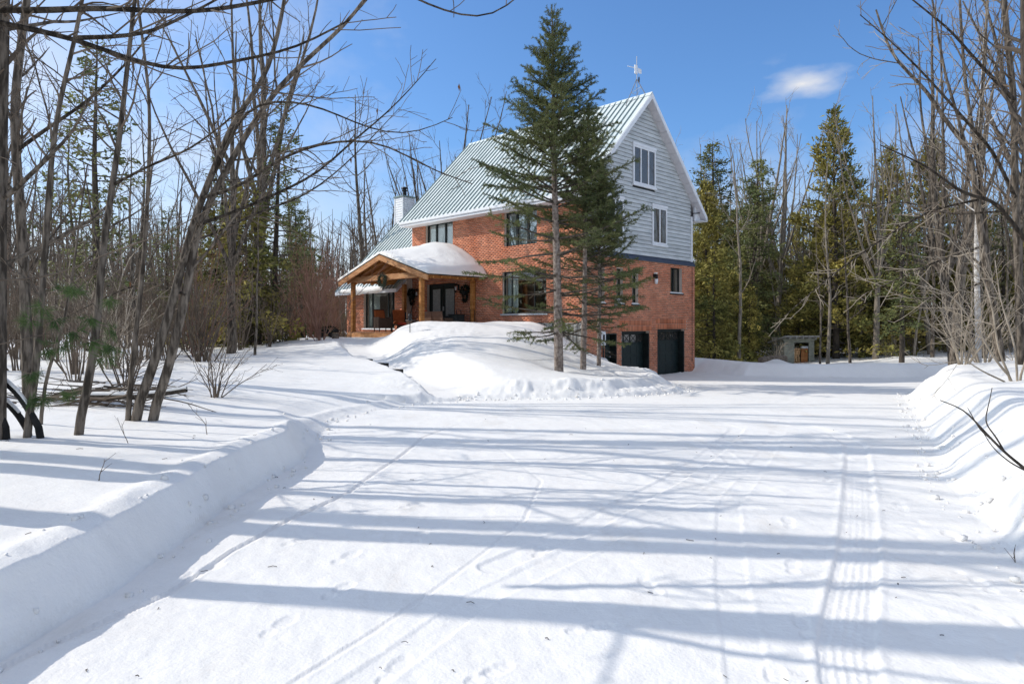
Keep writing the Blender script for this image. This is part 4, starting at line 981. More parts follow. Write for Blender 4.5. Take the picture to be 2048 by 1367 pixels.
def finish_tree(name, base, label, cat, group, trunk, tsides, parts, barkm, rz=0, trunk_name='trunk'):
    """an Empty at the foot, its trunk and its other parts"""
    o = tag(empty(name, base, rz), label, cat, group)
    link(trunk_name, poly_mesh(trunk_name, trunk, tsides, barkm), o)
    for nm, me in parts: tag(link(nm, me, o), kind='stuff')
    return o
def copy_tree(o, loc, rz, sc, label, group):
    c = o.copy(); COL.objects.link(c); c.location = loc; c.rotation_euler = (0, 0, rz); c.scale = (sc[0], sc[0], sc[1])
    if label: c['label'] = label
    if group: c['group'] = group
    for ch in o.children:
        d = ch.copy(); COL.objects.link(d); d.parent = c
    return c

def needles(g, polys, step, ln, wd, fwd=.55, t0=0.0, up=.15, rows=3):
    """blade triangles round every twig"""
    P_, D_ = [], []
    for P, r in polys:
        d = np.linalg.norm(np.diff(P, axis=0), axis=1); L = d.sum(); cum = np.r_[0, np.cumsum(d)]
        n = max(2, int(L*(1-t0)/step)); t = (t0+(1-t0)*(np.arange(n)+g.rand(n))/n)*L
        Q = np.stack([np.interp(t, cum, P[:, k]) for k in range(3)], -1); j = np.clip(np.searchsorted(cum, t), 1, len(P)-1)
        dr = (P[j]-P[j-1])/(d[j-1][:, None]+1e-9); P_.append(Q); D_.append(dr)
    P = np.repeat(np.concatenate(P_), rows, 0); D = np.repeat(np.concatenate(D_), rows, 0); n = len(P)
    a = g.randn(n, 3); a -= D*(a*D).sum(1)[:, None]; a /= np.linalg.norm(a, axis=1)[:, None]+1e-9
    dd = D*fwd+a*math.sqrt(max(.05, 1-fwd*fwd)); dd[:, 2] += up; dd /= np.linalg.norm(dd, axis=1)[:, None]
    w = np.cross(dd, g.randn(n, 3)); w /= np.linalg.norm(w, axis=1)[:, None]+1e-9
    l = ln*(.6+.8*g.rand(n, 1)); b = P+dd*l*.15
    V = np.stack([b-w*wd*.5, b+w*wd*.5, P+dd*l], 1).reshape(-1, 3)
    return V, np.arange(3*n).reshape(-1, 3)
def needle_mesh(name, material, *sets):
    V, T, o = [], [], 0
    for v, t in sets: V.append(v); T.append(t+o); o += len(v)
    return mesh_np(name, np.concatenate(V), None, np.concatenate(T), material)

# ---- the spruces in front of the house
def spruce(seed, base, hgt, rmax, r0, label, bare_to=.10, lean=(0, 0), dens=1.0, tsplit=.42):
    g = np.random.RandomState(seed)
    tp = np.array([(lean[0]*t+.03*math.sin(t*9)*t, lean[1]*t, hgt*t-.25*(t == 0)) for t in np.linspace(0, 1, 16)])
    tr = r0*(1-np.linspace(0, 1, 16))**.8+.008
    br, twf, twd, stubs = [], [], [], []
    z = hgt*bare_to
    while z < hgt*.985:
        t = z/hgt; f = 1-t
        prof = min(1, (f/.62)**.85)*(.80+.2*sstep(0, .35, t)) if t > .12 else .7
        n = int(3.6+2.4*g.rand()+2*(t > .42)+1*(t > .6))
        az = g.rand()*6.28
        for k in range(n):
            a = az+k*6.283/n+g.randn()*.25; L = rmax*prof*(.72+.45*g.rand())
            if t < .45 and g.rand() < .25*(1-dens*.5): continue
            el = R(-14+62*t**1.3+g.randn()*6)
            d = (math.cos(a)*math.cos(el), math.sin(a)*math.cos(el), math.sin(el))
            x = np.interp(z, tp[:, 2], tp[:, 0]); y = np.interp(z, tp[:, 2], tp[:, 1])
            P, r = grow(g, (x, y, z+g.randn()*.06), d, L, .006+.013*L*(1-.3*t), .003, 8, .05, (.035 if t < .5 else .03))
            br.append((P, r))
            live0 = .50 if t < tsplit else (.22 if t < .6 else .02)
            seg = P[-1]-P[0]; sd = np.cross(seg/np.linalg.norm(seg), (0, 0, 1)); m = max(3, int(L*(9.2 if t > .5 else 8)))
            for j in range(m):
                q = (j+g.rand())/m
                if q < .06: continue
                i = min(int(q*7), 6); o = P[i]+(P[i+1]-P[i])*(q*7-i); fw = P[i+1]-P[i]; fw /= np.linalg.norm(fw)
                s = 1 if (j % 2) else -1
                dd = fw*.62+sd*s*(.75+.2*g.rand())+np.array((0, 0, -.18+.12*g.randn()+.15*t)); tl = min(.62, .42*L)*(1.05-.75*q)*(.7+.5*g.rand())+.05
                tw = grow(g, o, dd, tl, .0042, .002, 4, .10, -.02)
                if q > live0: twf.append(tw)
                elif g.rand() < .8: twd.append(tw)
            if L > .4: twf.append((P[int(8*max(live0, .3)):], r[int(8*max(live0, .3)):]))
            if t > .5 and g.rand() < .5:
                twf.append(grow(g, P[5], d+np.array((0, 0, .5)), .25, .004, .002, 4, .1, .05))
        z += hgt*(.021+.012*g.rand())*(1 if t > .45 else 1.75)
    for k in range(60): # dead stubs on the lower stem
        zz = hgt*bare_to*(.3+2.6*g.rand()); a = g.rand()*6.28; stubs.append(grow(g, (np.interp(zz, tp[:, 2], tp[:, 0]), 0, zz), (math.cos(a), math.sin(a), -.1), .3+.9*g.rand(), .007, .002, 5, .12, -.02))
    sub = spawn(g, [t for t in twf if len(t[0]) >= 4], 5.0*dens, .15, (.10, .20), (35, 60), .8, .002, 3, .05, 0, .05)
    live = needle_mesh('needles', M['spruce'], needles(g, twf, .0135/dens, .058, .015, .5, .0, .12, 3), needles(g, sub, .015/dens, .050, .014, .5, .0, .1, 3), needles(g, [(tp[-3:], tr[-3:])], .01, .07, .014, .7, 0, .1, 3))
    dead = needle_mesh('dead_needles', M['spruceold'], needles(g, twd, .06, .04, .010, .5, .3, 0, 1))
    bm = poly_mesh('branches', br+stubs, 5, M['barkdark']); tm = poly_mesh('twigs', twf+twd+sub, 3, M['twig'])
    o = finish_tree('spruce_tree', (base[0], base[1], gz(*base)), label, 'tree', None, [resample(tp, tr, 30)], 12, [('branches', bm), ('twigs', tm), ('needles', live), ('dead_needles', dead)], M['sprucebark'])
    return o
spruce(5, (1.31, 19.0), 10.25, 2.55, .125, 'tallest dark green spruce, standing in front of the brick house', .12, (-.22, 0), .9, .40)
spruce(8, (2.1, 20.2), 7.9, 1.8, .085, 'shorter spruce with its crown just right of the tallest spruce', .16, (.16, 0), .9, .42)
spruce(13, (2.72, 21.4), 6.3, 1.5, .062, 'slender smallest spruce nearest the corner of the brick house', .20, (.05, 0), .8, .5)

# ---- leafless trees that stand by the drive: stems follow the photograph, at their own distance
def traced(pts, Y, r0, r1, n=18, dY=0.0):
    k = len(pts); P = [PX(p[0], p[1], Y+dY*i/(k-1)) for i, p in enumerate(pts)]
    return resample(P, (r0, r1), n)
def bare_hero(seed, label, stems, limbs=(), dens=1.0, bark='bark', twig='twig', rmin=.0035, lens=(1.0, 3.0), up=.035, t0=.25, base=None, ang=(30, 65), leaves=0, n2=5.5):
    g = np.random.RandomState(seed)
    main = [s for s in stems]; b0 = main[0][0][0].copy() if base is None else np.array(base)
    z = gz(b0[0], b0[1])
    for s in stems:
        if abs(s[0][0][2]-z) < .8 and np.hypot(*(s[0][0][:2]-b0[:2])) < .6: s[0][0][2] = min(s[0][0][2], z)-.12
    L1 = list(limbs)+spawn(g, stems, 1.9*dens, t0, lens, ang, .36, rmin*1.6, 11, .075, up, .4, .45, .25)
    L2 = spawn(g, list(limbs)+L1+[(s[0][len(s[0])//2:], s[1][len(s[0])//2:]) for s in stems], 3.3*dens, .12, (.4, 1.25), (25, 55), .5, rmin*1.2, 6, .12, up*.6, .15, .5)
    L3 = spawn(g, L2+L1, 1.25*n2*dens, .15, (.12, .42), (28, 60), .6, rmin, 4, .12, .02, .06, .4)
    o = tag(empty('bare_tree', (b0[0], b0[1], z)), label, 'tree')
    sh = np.array((b0[0], b0[1], z)); mv = lambda L: [(p-sh, r) for p, r in L]
    link('trunk', poly_mesh('trunk', mv(stems), 10, M[bark]), o)
    for q in list(limbs)+L1: link('limb', poly_mesh('limb', mv([q]), 6, M[bark]), o)
    tag(link('twigs', poly_mesh('twigs', mv(L2), 4, M[twig]), o), kind='stuff')
    tag(link('twig_tips', poly_mesh('twig_tips', mv(L3), 3, M[twig]), o), kind='stuff')
    for k in range(leaves):
        p, r = L3[g.randint(len(L3))]; q = p[-1]-sh; a = g.rand()*3
        MB().add([q, q+np.array((.012, .006, -.03)), q+np.array((.004, 0, -.085)), q+np.array((-.014, -.004, -.035))], [(0, 1, 2, 3)]).build('dead_leaf', M['leaf'], o)
    return o
T = traced
bare_hero(21, 'leaning bare tree by the left bank, left of the pair with crossing forks', [
    T([(268,835),(300,750),(335,640),(362,540),(385,450),(405,395),(466,243),(532,155),(561,50),(578,-60)], 8.5, .062, .019, 30)],
    [T([(405,395),(470,380),(540,330),(600,297),(700,277),(780,290),(850,335),(945,368)], 8.4, .022, .005, 18, -1.2),
     T([(430,345),(490,215),(560,198),(640,213),(730,255),(800,272),(860,258),(905,235)], 8.5, .020, .004, 18, -.8)], .55, leaves=3)
bare_hero(22, 'leaning bare tree by the left bank, right of the pair with crossing forks', [
    T([(302,838),(335,745),(370,600),(392,470),(420,400),(495,263),(560,170),(640,95),(700,42),(750,-30)], 8.55, .061, .018, 30)],
    [T([(395,450),(480,420),(560,385),(640,345),(700,285),(760,240),(820,180),(872,118)], 8.5, .022, .004, 18, -.5),
     T([(390,480),(430,470),(520,420),(600,400),(680,340),(740,280),(800,215)], 8.6, .018, .004, 16, .6),
     T([(372,590),(300,560),(230,585),(120,640)], 8.5, .018, .005, 14, .5)], .55, leaves=4)
bare_hero(23, 'curved grey bare tree rooted left of the leaning pair', [
    T([(155,866),(172,790),(188,700),(197,610),(206,500),(222,390),(238,285),(252,160),(272,-20)], 7.4, .048, .019, 28)], [
    T([(226,370),(300,330),(380,300),(470,230),(560,150)], 7.4, .016, .004, 16, -.6)], .75)
bare_hero(24, 'thin straight bare tree just left of the leaning pair', [
    T([(255,840),(268,700),(288,520),(298,350),(300,200),(290,120),(272,-30)], 8.5, .034, .014, 24)], [], .8)
bare_hero(25, 'slim grey bare tree second from the left edge by the bank', [
    T([(52,878),(70,760),(80,640),(90,500),(104,300),(122,190),(150,80),(172,-40)], 7.1, .040, .018, 24)], [], .75)
bare_hero(26, 'thick rough barked bare tree behind the slim stems at far left', [
    T([(58,800),(54,700),(50,590),(42,430),(33,330),(28,210),(42,90),(62,-60)], 10.2, .085, .05, 24)], [
    T([(35,300),(90,260),(180,200),(260,120),(330,30)], 10, .03, .008, 16)], .8)
bare_hero(27, 'rough barked bare tree cut by the left edge of the view', [
    T([(-6,876),(-4,600),(-4,430),(0,200),(6,-80)], 7.0, .085, .070, 20)], [], .7)
bare_hero(28, 'thin dark sapling between the slim tree and the curved tree', [
    T([(80,862),(90,760),(130,640),(150,520),(160,430),(175,330)], 8.0, .022, .008, 18)], [], 1.0, rmin=.003)
# big trees just outside the picture on the left: their limbs reach into it and their stems shade the drive
bare_hero(29, 'bare tree left of the drive whose heavy limbs cross the top left sky', [
    resample([(-4.3, 4.5, .3), (-4.25, 4.55, 2.2), (-4.35, 4.6, 5), (-4.2, 4.7, 8), (-4.3, 4.6, 11)], (.15, .07), 20)],
    [T([(-330,60),(-60,18),(100,22),(190,15),(300,22),(370,25),(440,20),(500,8),(580,-8)], 5.0, .031, .012, 24),
     T([(-330,10),(-60,32),(0,47),(70,60),(150,78),(230,108),(290,128),(365,142),(430,130),(500,117),(590,98),(700,40)], 5.0, .029, .006, 28),
     T([(150,76),(230,74),(300,66),(380,28),(470,-20)], 5.0, .018, .006, 14)], .42, lens=(.8, 2.2), t0=.25)
bare_hero(30, 'bare tree standing close on the left of the drive nearest the viewer', [
    resample([(-5.2, 2.9, .3), (-5.3, 2.95, 2.5), (-5.2, 3.0, 5.5), (-5.4, 3.1, 9), (-5.3, 3.2, 13)], (.17, .06), 20)], [
    T([(600,-160),(760,-40),(835,0),(880,20),(960,40),(1000,28),(1040,-10)], 4.4, .010, .004, 16)], .25, lens=(1.2, 2.6), t0=.4)
bare_hero(31, 'bare forked tree on the left of the drive in front of the slim stems', [
    resample([(-6.9, 6.05, .4), (-6.8, 6.1, 3), (-7.0, 6.2, 6), (-6.8, 6.3, 10), (-6.9, 6.2, 14)], (.19, .07), 20)], [], .28, lens=(1.2, 2.6), t0=.4)
# fallen, bent stems at the left edge
for k, (pts, Y, lb) in enumerate([([(-40,735),(-5,750),(35,785),(62,825),(84,866)], 7.1, 'upper black bent log arching out of the snow at left'),
                                  ([(-40,785),(0,793),(30,820),(48,845),(60,868)], 7.2, 'middle black bent log arching out of the snow at left'),
                                  ([(-50,775),(-14,805),(4,835),(14,862)], 7.0, 'lowest black bent log at the left edge')]):
    P, r = T(pts, Y, .026, .036, 14); P[-1][2] = gz(P[-1][0], P[-1][1])-.08
    o = tag(empty('bent_log', P[-1]), lb, 'log', 'black bent logs at the left edge')
    link('stem', poly_mesh('stem', [(P-P[-1], r)], 8, M['blacklog']), o)
    link('snow_cap', poly_mesh('snow_cap', [((P+np.array((0, 0, .030)))[2:-4]-P[-1], r[2:-4]*.72)], 8, M['snow']), o)

# ---- right-hand trees by the bank
bare_hero(41, 'clump-stemmed bare tree leaning over the right snow bank', [
    T([(2003,726),(1979,584),(1966,492),(1953,400),(1940,293),(1893,249),(1855,181),(1782,114),(1752,20)], 14.5, .095, .018, 28),
    T([(1979,584),(1972,470),(1957,330),(1946,263),(1931,176),(1922,58),(1917,-60)], 14.5, .055, .022, 24),
    T([(1966,492),(1952,380),(1930,290),(1913,222),(1893,164),(1875,67),(1855,-60)], 14.6, .045, .016, 24),
    T([(1957,330),(1962,240),(1966,161),(1975,0),(1980,-60)], 14.5, .042, .022, 20)],
    [T([(1953,400),(1860,420),(1760,480),(1650,560),(1560,640)], 14.3, .03, .006, 18, -1),
     T([(1966,492),(1880,520),(1790,560),(1700,600)], 14.2, .026, .005, 18, -1.2),
     T([(1975,560),(1900,590),(1830,600),(1740,560)], 14.4, .022, .005, 16)], .62, 'bark', 'twigpale', .006, (1.2, 3.4), .06, .25, n2=4)
bare_hero(42, 'tall straight bare tree behind the leaning clump at right', [
    T([(2042,735),(2038,560),(2030,400),(2027,176),(2019,130),(2007,0),(2000,-120)], 13.5, .078, .05, 24)],
    [T([(2030,395),(1985,300),(1930,240),(1850,150),(1790,90),(1720,30)], 13.3, .04, .008, 20, -1),
     T([(2028,200),(1960,130),(1900,60),(1800,-20)], 13.4, .04, .01, 18, -.8),
     T([(2030,420),(1900,430),(1800,400),(1700,420)], 13.6, .026, .006, 18, 1)], .6, 'bark', 'twig', .006, (1.2, 3.0), .04, .25, n2=4)
bare_hero(43, 'thick dark trunk cut by the right edge of the view', [
    T([(2076,742),(2074,600),(2070,400),(2062,290),(2055,146),(2052,-100)], 12.2, .17, .09, 22)], [
    T([(2050,480),(1990,400),(1930,390),(1850,330),(1760,290)], 12, .04, .008, 18, -.7)], .5, 'barkdark', 'twig', .006, (1.2, 2.6), .04, .3, n2=4)
bare_hero(44, 'pale slim birch beside the leaning clump at right', [
    T([(1957,716),(1955,620),(1952,500),(1957,380),(1960,250),(1970,60)], 17.5, .075, .03, 22)], [], .5, 'birch', 'twigpale', .006, (1, 2.2), .05, .45, n2=3)
# shrub on the right bank, and the bare twig close to the viewer
bare_hero(45, 'many-stemmed tan shrub on top of the right snow bank', [
    T([(2030,765),(1990,720),(1950,650),(1905,590),(1850,570)], 11.6, .022, .006, 16), T([(2025,765),(1995,700),(1985,610),(1960,540),(1900,480)], 11.7, .022, .006, 16),
    T([(2035,765),(2030,690),(2000,600),(1990,520)], 11.5, .020, .006, 14), T([(2020,768),(1960,740),(1910,705),(1880,675)], 11.5, .016, .005, 14), T([(2038,762),(2060,690),(2055,600)], 11.6, .02, .006, 14)],
    [], 1.0, 'twigpale', 'twigpale', .004, (.5, 1.2), .03, .3, base=PX(2028, 765, 11.6), n2=4)
g_ = np.random.RandomState(2)
tw = [T([(2120,1000),(2060,945),(2010,905),(1985,880),(1950,842),(1928,818),(1880,800)], 4.4, .013, .003, 20), T([(2010,905),(1990,870),(1968,845),(1978,805),(1984,775)], 4.4, .006, .0022, 14), T([(1990,884),(1960,860),(1948,838),(1935,815)], 4.4, .005, .002, 10), T([(2060,945),(2020,925),(1985,895),(1965,862)], 4.38, .006, .002, 12)]
b0 = tw[0][0][0].copy(); zz = gz(b0[0], b0[1]); b0 = np.array((b0[0]+.25, b0[1]+.05, gz(b0[0]+.25, b0[1]+.05)-.05)); tw[0] = (np.vstack([b0, tw[0][0]]), np.r_[.014, tw[0][1]])
o = tag(empty('bare_twig', b0), 'dark bare forked twig poking out over the right bank in the foreground', 'twig'); link('stem', poly_mesh('stem', [(p-b0, r) for p, r in tw], 6, M['barkdark']), o)
for k, (px, py, Y, hh, lb) in enumerate([(1905,742,15.5,.5,'thin twig sprouting from the crest of the right bank'),(2030,965,4.6,.07,'short dead stem in the snow of the right bank'),(258,905,7.0,.32,'tiny forked weed stem in the snow right of the curved tree'),(195,980,5.4,.2,'single dead grass stem lying on the left snowfield'),(415,855,7.6,.35,'thin slanting weed stem near the leaning pair')]):
    p = PX(px, py, Y); z = gz(p[0], p[1]); L0 = [grow(g_, (0, 0, -.03), (.3*g_.randn(), .1, 1), hh, .005, .002, 6, .15, 0)]
    L1 = spawn(g_, L0, 9/hh*.4, .3, (hh*.3, hh*.6), (25, 50), .7, .002, 4, .1, .02)
    o = link('weed_stem', poly_mesh('weed_stem', L0+L1, 4, M['twig']), None, (p[0], p[1], z)); tag(o, lb, 'twig')

# ------------------------------------------------------------------ the woods: a few trees of each kind, then copies
def forest_tree(seed, hgt, r0, kind, bark='bark', twig='twig'):
    g = np.random.RandomState(seed)
    P, r = grow(g, (0, 0, -.3), (g.randn()*.04, g.randn()*.04, 1), hgt, r0, r0*.12, 16, .03, .03)
    stems = [(P, r)]
    if kind == 'vase':
        k = 5; st = 4
        for i in range(k):
            a = i*6.28/k+g.rand(); d = (math.cos(a)*.32, math.sin(a)*.32, 1); j = st+g.randint(3)
            stems.append(grow(g, P[j], d, hgt*(.55+.15*g.rand()), r[j]*.62, r0*.10, 12, .045, .03))
        L1 = spawn(g, stems, .95, .25, (hgt*.08, hgt*.20), (25, 48), .42, .012, 7, .08, .07, .4, .5)
    elif kind == 'tall':
        L1 = spawn(g, stems, 1.5, .32, (hgt*.10, hgt*.26), (35, 62), .42, .012, 7, .08, .07, .4, .55)
    else:
        L1 = spawn(g, stems, 2.2, .25, (hgt*.07, hgt*.18), (35, 65), .45, .009, 6, .09, .06, .3, .55)
    L2 = spawn(g, L1, 1.9, .1, (.5, 1.4), (25, 55), .55, .009, 5, .10, .05, .25, .45)
    L3 = spawn(g, L2, 3.4, .1, (.25, .75), (25, 55), .7, .007, 3, .08, .04, .15, .4)
    o = empty('bare_tree', (0, 0, -50)); o['category'] = 'tree'
    link('trunk', poly_mesh('trunk', stems, 8, M[bark]), o); tag(link('limbs', poly_mesh('limbs', L1, 5, M[bark]), o), kind='stuff'); tag(link('twigs', poly_mesh('twigs', L2+L3, 3, M[twig]), o), kind='stuff')
    return o
BARE = [forest_tree(100+i, h, r, k) for i, (h, r, k) in enumerate([(15, .19, 'tall'), (13.5, .16, 'tall'), (15.5, .22, 'vase'), (12.5, .17, 'vase'), (9, .075, 'thin'), (7.5, .06, 'thin'), (11, .10, 'thin')])]

BPALE = [forest_tree(120+i, h, r, k, 'barkpale', 'twigpale') for i, (h, r, k) in enumerate([(14.5, .17, 'vase'), (12, .11, 'tall'), (9, .075, 'thin'), (10.5, .09, 'thin')])]
def conifer(seed, hgt, rmax, r0, nb, material, name, t0=.08, shape=.8, droop=-.05, spray=.30, wid=.085, per=26, up=0.0, ang=(-.1, .5), sub=1.0):
    g = np.random.RandomState(seed)
    P, r = grow(g, (0, 0, -.3), (g.randn()*.03, g.randn()*.03, 1), hgt+.3, r0, .02, 14, .015, .03)
    br, V, D = [], [], []
    for i in range(nb):
        t = t0+(1-t0)*(i+g.rand())/nb; t = min(t, .985); f = 1-t
        L = rmax*(f**shape)*(.40+.8*g.rand()**1.3)+.15; a = g.rand()*6.28; el = ang[0]+(ang[1]-ang[0])*t+g.randn()*.12
        j = min(int(t*13), 12); o = P[j]+(P[j+1]-P[j])*(t*13-j)
        B, rb = grow(g, o, (math.cos(a)*math.cos(el), math.sin(a)*math.cos(el), math.sin(el)), L, .012+.010*L, .005, 6, .08, droop)
        br.append((B, rb)); n = int(per*L*sub)+4
        q = (.18+.82*g.rand(n)**.7)*5; jj = np.clip(q.astype(int), 0, 4); pt = B[jj]+(B[jj+1]-B[jj])*(q-jj)[:, None]
        wdt = .34*L*(1.1-q/5.5)
        side = np.cross(B[-1]-B[0], (0, 0, 1.)); side /= np.linalg.norm(side)+1e-9
        pt = pt+side*(g.randn(n)*wdt*.6)[:, None]+g.randn(n, 3)*np.array((.08, .08, .10))
        dr = (B[jj+1]-B[jj]); dr /= np.linalg.norm(dr, axis=1)[:, None]
        dr = dr*.6+side*g.randn(n)[:, None]*.6+g.randn(n, 3)*.35+np.array((0, 0, up)); dr /= np.linalg.norm(dr, axis=1)[:, None]
        V.append(pt); D.append(dr)
    C = np.concatenate(V); D = np.concatenate(D); n = len(C)
    w = np.cross(D, g.randn(n, 3)); w /= np.linalg.norm(w, axis=1)[:, None]; l = spray*(.5+.9*g.rand(n, 1)); ww = wid*(.6+.8*g.rand(n, 1))
    nn = np.cross(D, w)*(g.randn(n, 1)*.12*l)
    V = np.stack([C, C+D*l*.5-w*ww+nn, C+D*l, C+D*l*.45+w*ww+nn], 1).reshape(-1, 3)
    o = empty('evergreen_tree', (0, 0, -50)); o['category'] = 'tree'; o.name = name
    link('trunk', poly_mesh('trunk', [(P, r)], 8, M['barkdark']), o); tag(link('branches', poly_mesh('branches', br, 4, M['barkdark']), o), kind='stuff')
    tag(link('foliage', mesh_np('foliage', V, np.arange(4*n).reshape(-1, 4), None, M[material]), o), kind='stuff')
    return o
CED = [conifer(201, 11.5, 3.5, .17, 190, 'evergreen', 'cedar_tree', .05, .85, -.03, .22, .042, 50, .25, (-.1, .9)),
       conifer(202, 9.5, 3.0, .14, 170, 'evergreen', 'cedar_tree', .04, .75, -.03, .22, .042, 50, .25, (-.1, .9)),
       conifer(203, 13, 3.2, .20, 180, 'hemlock', 'hemlock_tree', .07, .62, -.07, .20, .038, 42, -.1, (-.15, .45)),
       conifer(204, 10.5, 2.4, .17, 80, 'hemlock', 'hemlock_tree', .18, .70, -.05, .20, .038, 30, -.05, (-.05, .35)),
       conifer(205, 5.5, 1.7, .08, 80, 'evergreen', 'young_hemlock_tree', .06, .75, -.07, .20, .042, 56, -.1, (-.05, .35))]
def shrub(seed, hgt, n, material, spread=.5):
    g = np.random.RandomState(seed); S = []
    for i in range(n):
        a = g.rand()*6.28; s = spread*g.rand(); S.append(grow(g, (math.cos(a)*.12*g.rand(), math.sin(a)*.12*g.rand(), -.15), (math.cos(a)*s, math.sin(a)*s, 1), hgt*(.6+.5*g.rand()), .016, .006, 8, .09, .0))
    L1 = spawn(g, S, 3.2, .2, (.4, 1.1), (22, 50), .6, .006, 6, .1, .03, .2, .4); L2 = spawn(g, L1, 4.5, .1, (.2, .55), (25, 50), .7, .0045, 4, .1, .03, .1, .4)
    o = empty('bare_shrub', (0, 0, -50)); o['category'] = 'shrub'
    tag(link('stems', poly_mesh('stems', S, 5, M[material]), o), kind='stuff'); tag(link('twigs', poly_mesh('twigs', L1+L2, 3, M[material]), o), kind='stuff')
    return o
SHR = [shrub(301, 2.6, 9, 'twig'), shrub(302, 2.0, 11, 'twigpale'), shrub(303, 3.6, 17, 'twigred', .62), shrub(304, 1.5, 12, 'twig', .9)]
PROTO = BARE+CED+SHR+BPALE
used = set()
G = np.random.RandomState(77)
def plant(p, x, y, s=1.0, sz=None, label=None, group=None, rz=None):
    rz = G.rand()*6.28 if rz is None else rz
    if id(p) not in used:
        used.add(id(p)); p.location = (x, y, gz(x, y)); p.rotation_euler = (0, 0, rz); p.scale = (s, s, sz or s)
        if label: p['label'] = label
        if group: p['group'] = group
        return p
    return copy_tree(p, (x, y, gz(x, y)), rz, (s, sz or s), label, group)
def at(px, Y): return (px-1024)/F*Y

# trees one can single out
NAMED = [
 (CED[3], 192, 22, .98, 'airy hemlock rising behind the curved grey tree at left', 'a'), (CED[3], 545, 28, .95, 'thin-crowned hemlock with a thick trunk left of the red shrub', 'a'), (CED[4], 492, 26.2, 1.15, 'dense low hemlock in front of the thick-trunked hemlock at left', 'a'), (CED[4], 430, 27.5, 1.0, 'small yellow green hemlock behind the low bush at left', 'a'), (CED[3], 455, 27, .75, 'thin-crowned hemlock left of the thick-trunked dark hemlock', 'a'),
 (CED[3], 330, 31, .6, 'low hemlock in the left wood behind the leaning pair', 'a'), (BARE[2], 512, 27, 1.08, 'many-limbed bare tree with the thickest trunk left of the red shrub', 'b'), (BARE[3], 462, 22, .88, 'many-limbed bare tree behind the forks of the leaning pair', 'b'),
 (BARE[3], 905, 44, 1.25, 'bare forked tree rising behind the left part of the green roof', 'b'), (BARE[0], 722, 38, .92, 'tall bare tree just left of the chimney', 'b'), (BARE[1], 775, 47, .95, 'bare tree directly behind the white chimney', 'b'), (BARE[3], 845, 40, 1.0, 'bare tree whose limbs show between chimney and roof ridge', 'b'),
 (BPALE[0], 1550, 42, 1.12, 'pale many-limbed bare tree above the wood shed', 'b'), (BPALE[1], 1478, 32.5, .9, 'slim grey bare tree nearest the right corner of the house', 'b'), (BARE[3], 1620, 46, .95, 'broad bare tree behind the wood shed', 'b'),
 (CED[2], 1442, 43, 1.02, 'dark hemlock with a rounded top right of the gable', 'a'), (CED[0], 1672, 36, 1.12, 'pointed yellow green cedar behind the wood shed', 'a'), (CED[4], 1428, 33, 1.0, 'young hemlock against the right corner of the house', 'a'),
 (CED[0], 1760, 38, 1.0, 'yellow green cedar left of the thick-trunked hemlock at right', 'a'), (CED[3], 1803, 30, .72, 'dark low-branched hemlock with a thick trunk right of the shed', 'a'), (CED[1], 1850, 40, 1.28, 'golden cedar in the right wood behind the leaning clump', 'a'),
 (BARE[4], 1700, 31.5, .95, 'thin bare stem right of the shed doorway', 'b'), (BARE[5], 1640, 31.2, .9, 'thin bare stem right beside the shed wall', 'b'), (BPALE[3], 1655, 32.5, 1.0, 'slender bare tree between shed and pointed cedar', 'b'),
 (SHR[2], 640, 26.6, 1.12, 'larger reddish bare shrub left of the porch', 's'), (SHR[2], 590, 29.5, 1.0, 'smaller reddish bare shrub behind the larger one', 's'), (SHR[0], 690, 34, 1.05, 'brown bare shrub against the left end of the house', 's'),
 (SHR[1], 1553, 33.2, .75, 'low tan bush left of the wood shed', 's'), (SHR[3], 430, 12.2, .75, 'low spreading bare bush at the right end of the brush pile', 's'), (SHR[3], 250, 12.5, 1.0, 'tangled bare bush behind the curved grey tree', 's'), (SHR[0], 150, 13, .8, 'bare bush between curved tree and slim tree at left', 's')]
gname = {'a': 'evergreens one can single out', 'b': 'bare trees one can single out', 's': 'bare shrubs'}
for p, px, Y, s, lb, g in NAMED: plant(p, at(px, Y), Y, s, None, lb, gname[g])

def free(x, y, taken, d):
    hx, hy = house_local(x, y)
    if -4.2 < hx < 8.8 and -1.2 < hy < 17.5: return False
    if abs(x-14.7) < 1.6 and abs(y-35.3) < 1.8: return False
    if -4 < (x-14.7*y/35.) < 1.2 and 28 < y < 35: return False
    return all((x-a)**2+(y-b)**2 > d*d for a, b in taken)
LOOKS = dict(zip([id(p) for p in PROTO], ('tall straight bare', 'straight bare', 'tall many-limbed bare', 'many-limbed bare', 'slender tall bare', 'short slender bare', 'thin upright bare',
    'full yellow green cedar', 'shorter yellow green cedar', 'tall dark hemlock', 'airy thin-crowned hemlock', 'young low hemlock', 'brown upright', 'pale tan', 'tall reddish', 'low spreading', 'pale many-limbed bare', 'pale upright bare', 'pale slender bare', 'pale thin bare')))
taken = [(at(n[1], n[2]), n[2]) for n in NAMED]
LOOK = LOOKS
def scatter(n, xr, yr, protos, weights, label, group, smin=.8, smax=1.15, d=1.3, fan=True, ok=None):
    k = 0; tries = 0
    while k < n and tries < n*40:
        tries += 1
        Y = math.sqrt(yr[0]**2+(yr[1]**2-yr[0]**2)*G.rand()); px = xr[0]+(xr[1]-xr[0])*G.rand(); x = at(px, Y)
        if not free(x, Y, taken, d) or (ok and not ok(x, Y)): continue
        p = protos[G.choice(len(protos), p=np.array(weights)/sum(weights))]; s = smin+(smax-smin)*G.rand()
        plant(p, x, Y, s, s*(.9+.2*G.rand()), label % LOOK[id(p)] if '%s' in label else label, group+' ('+LOOK[id(p)]+')' if '%s' in label else group); taken.append((x, Y)); k += 1
    return k
LG = '%s tree in the wood behind the left snowfield'
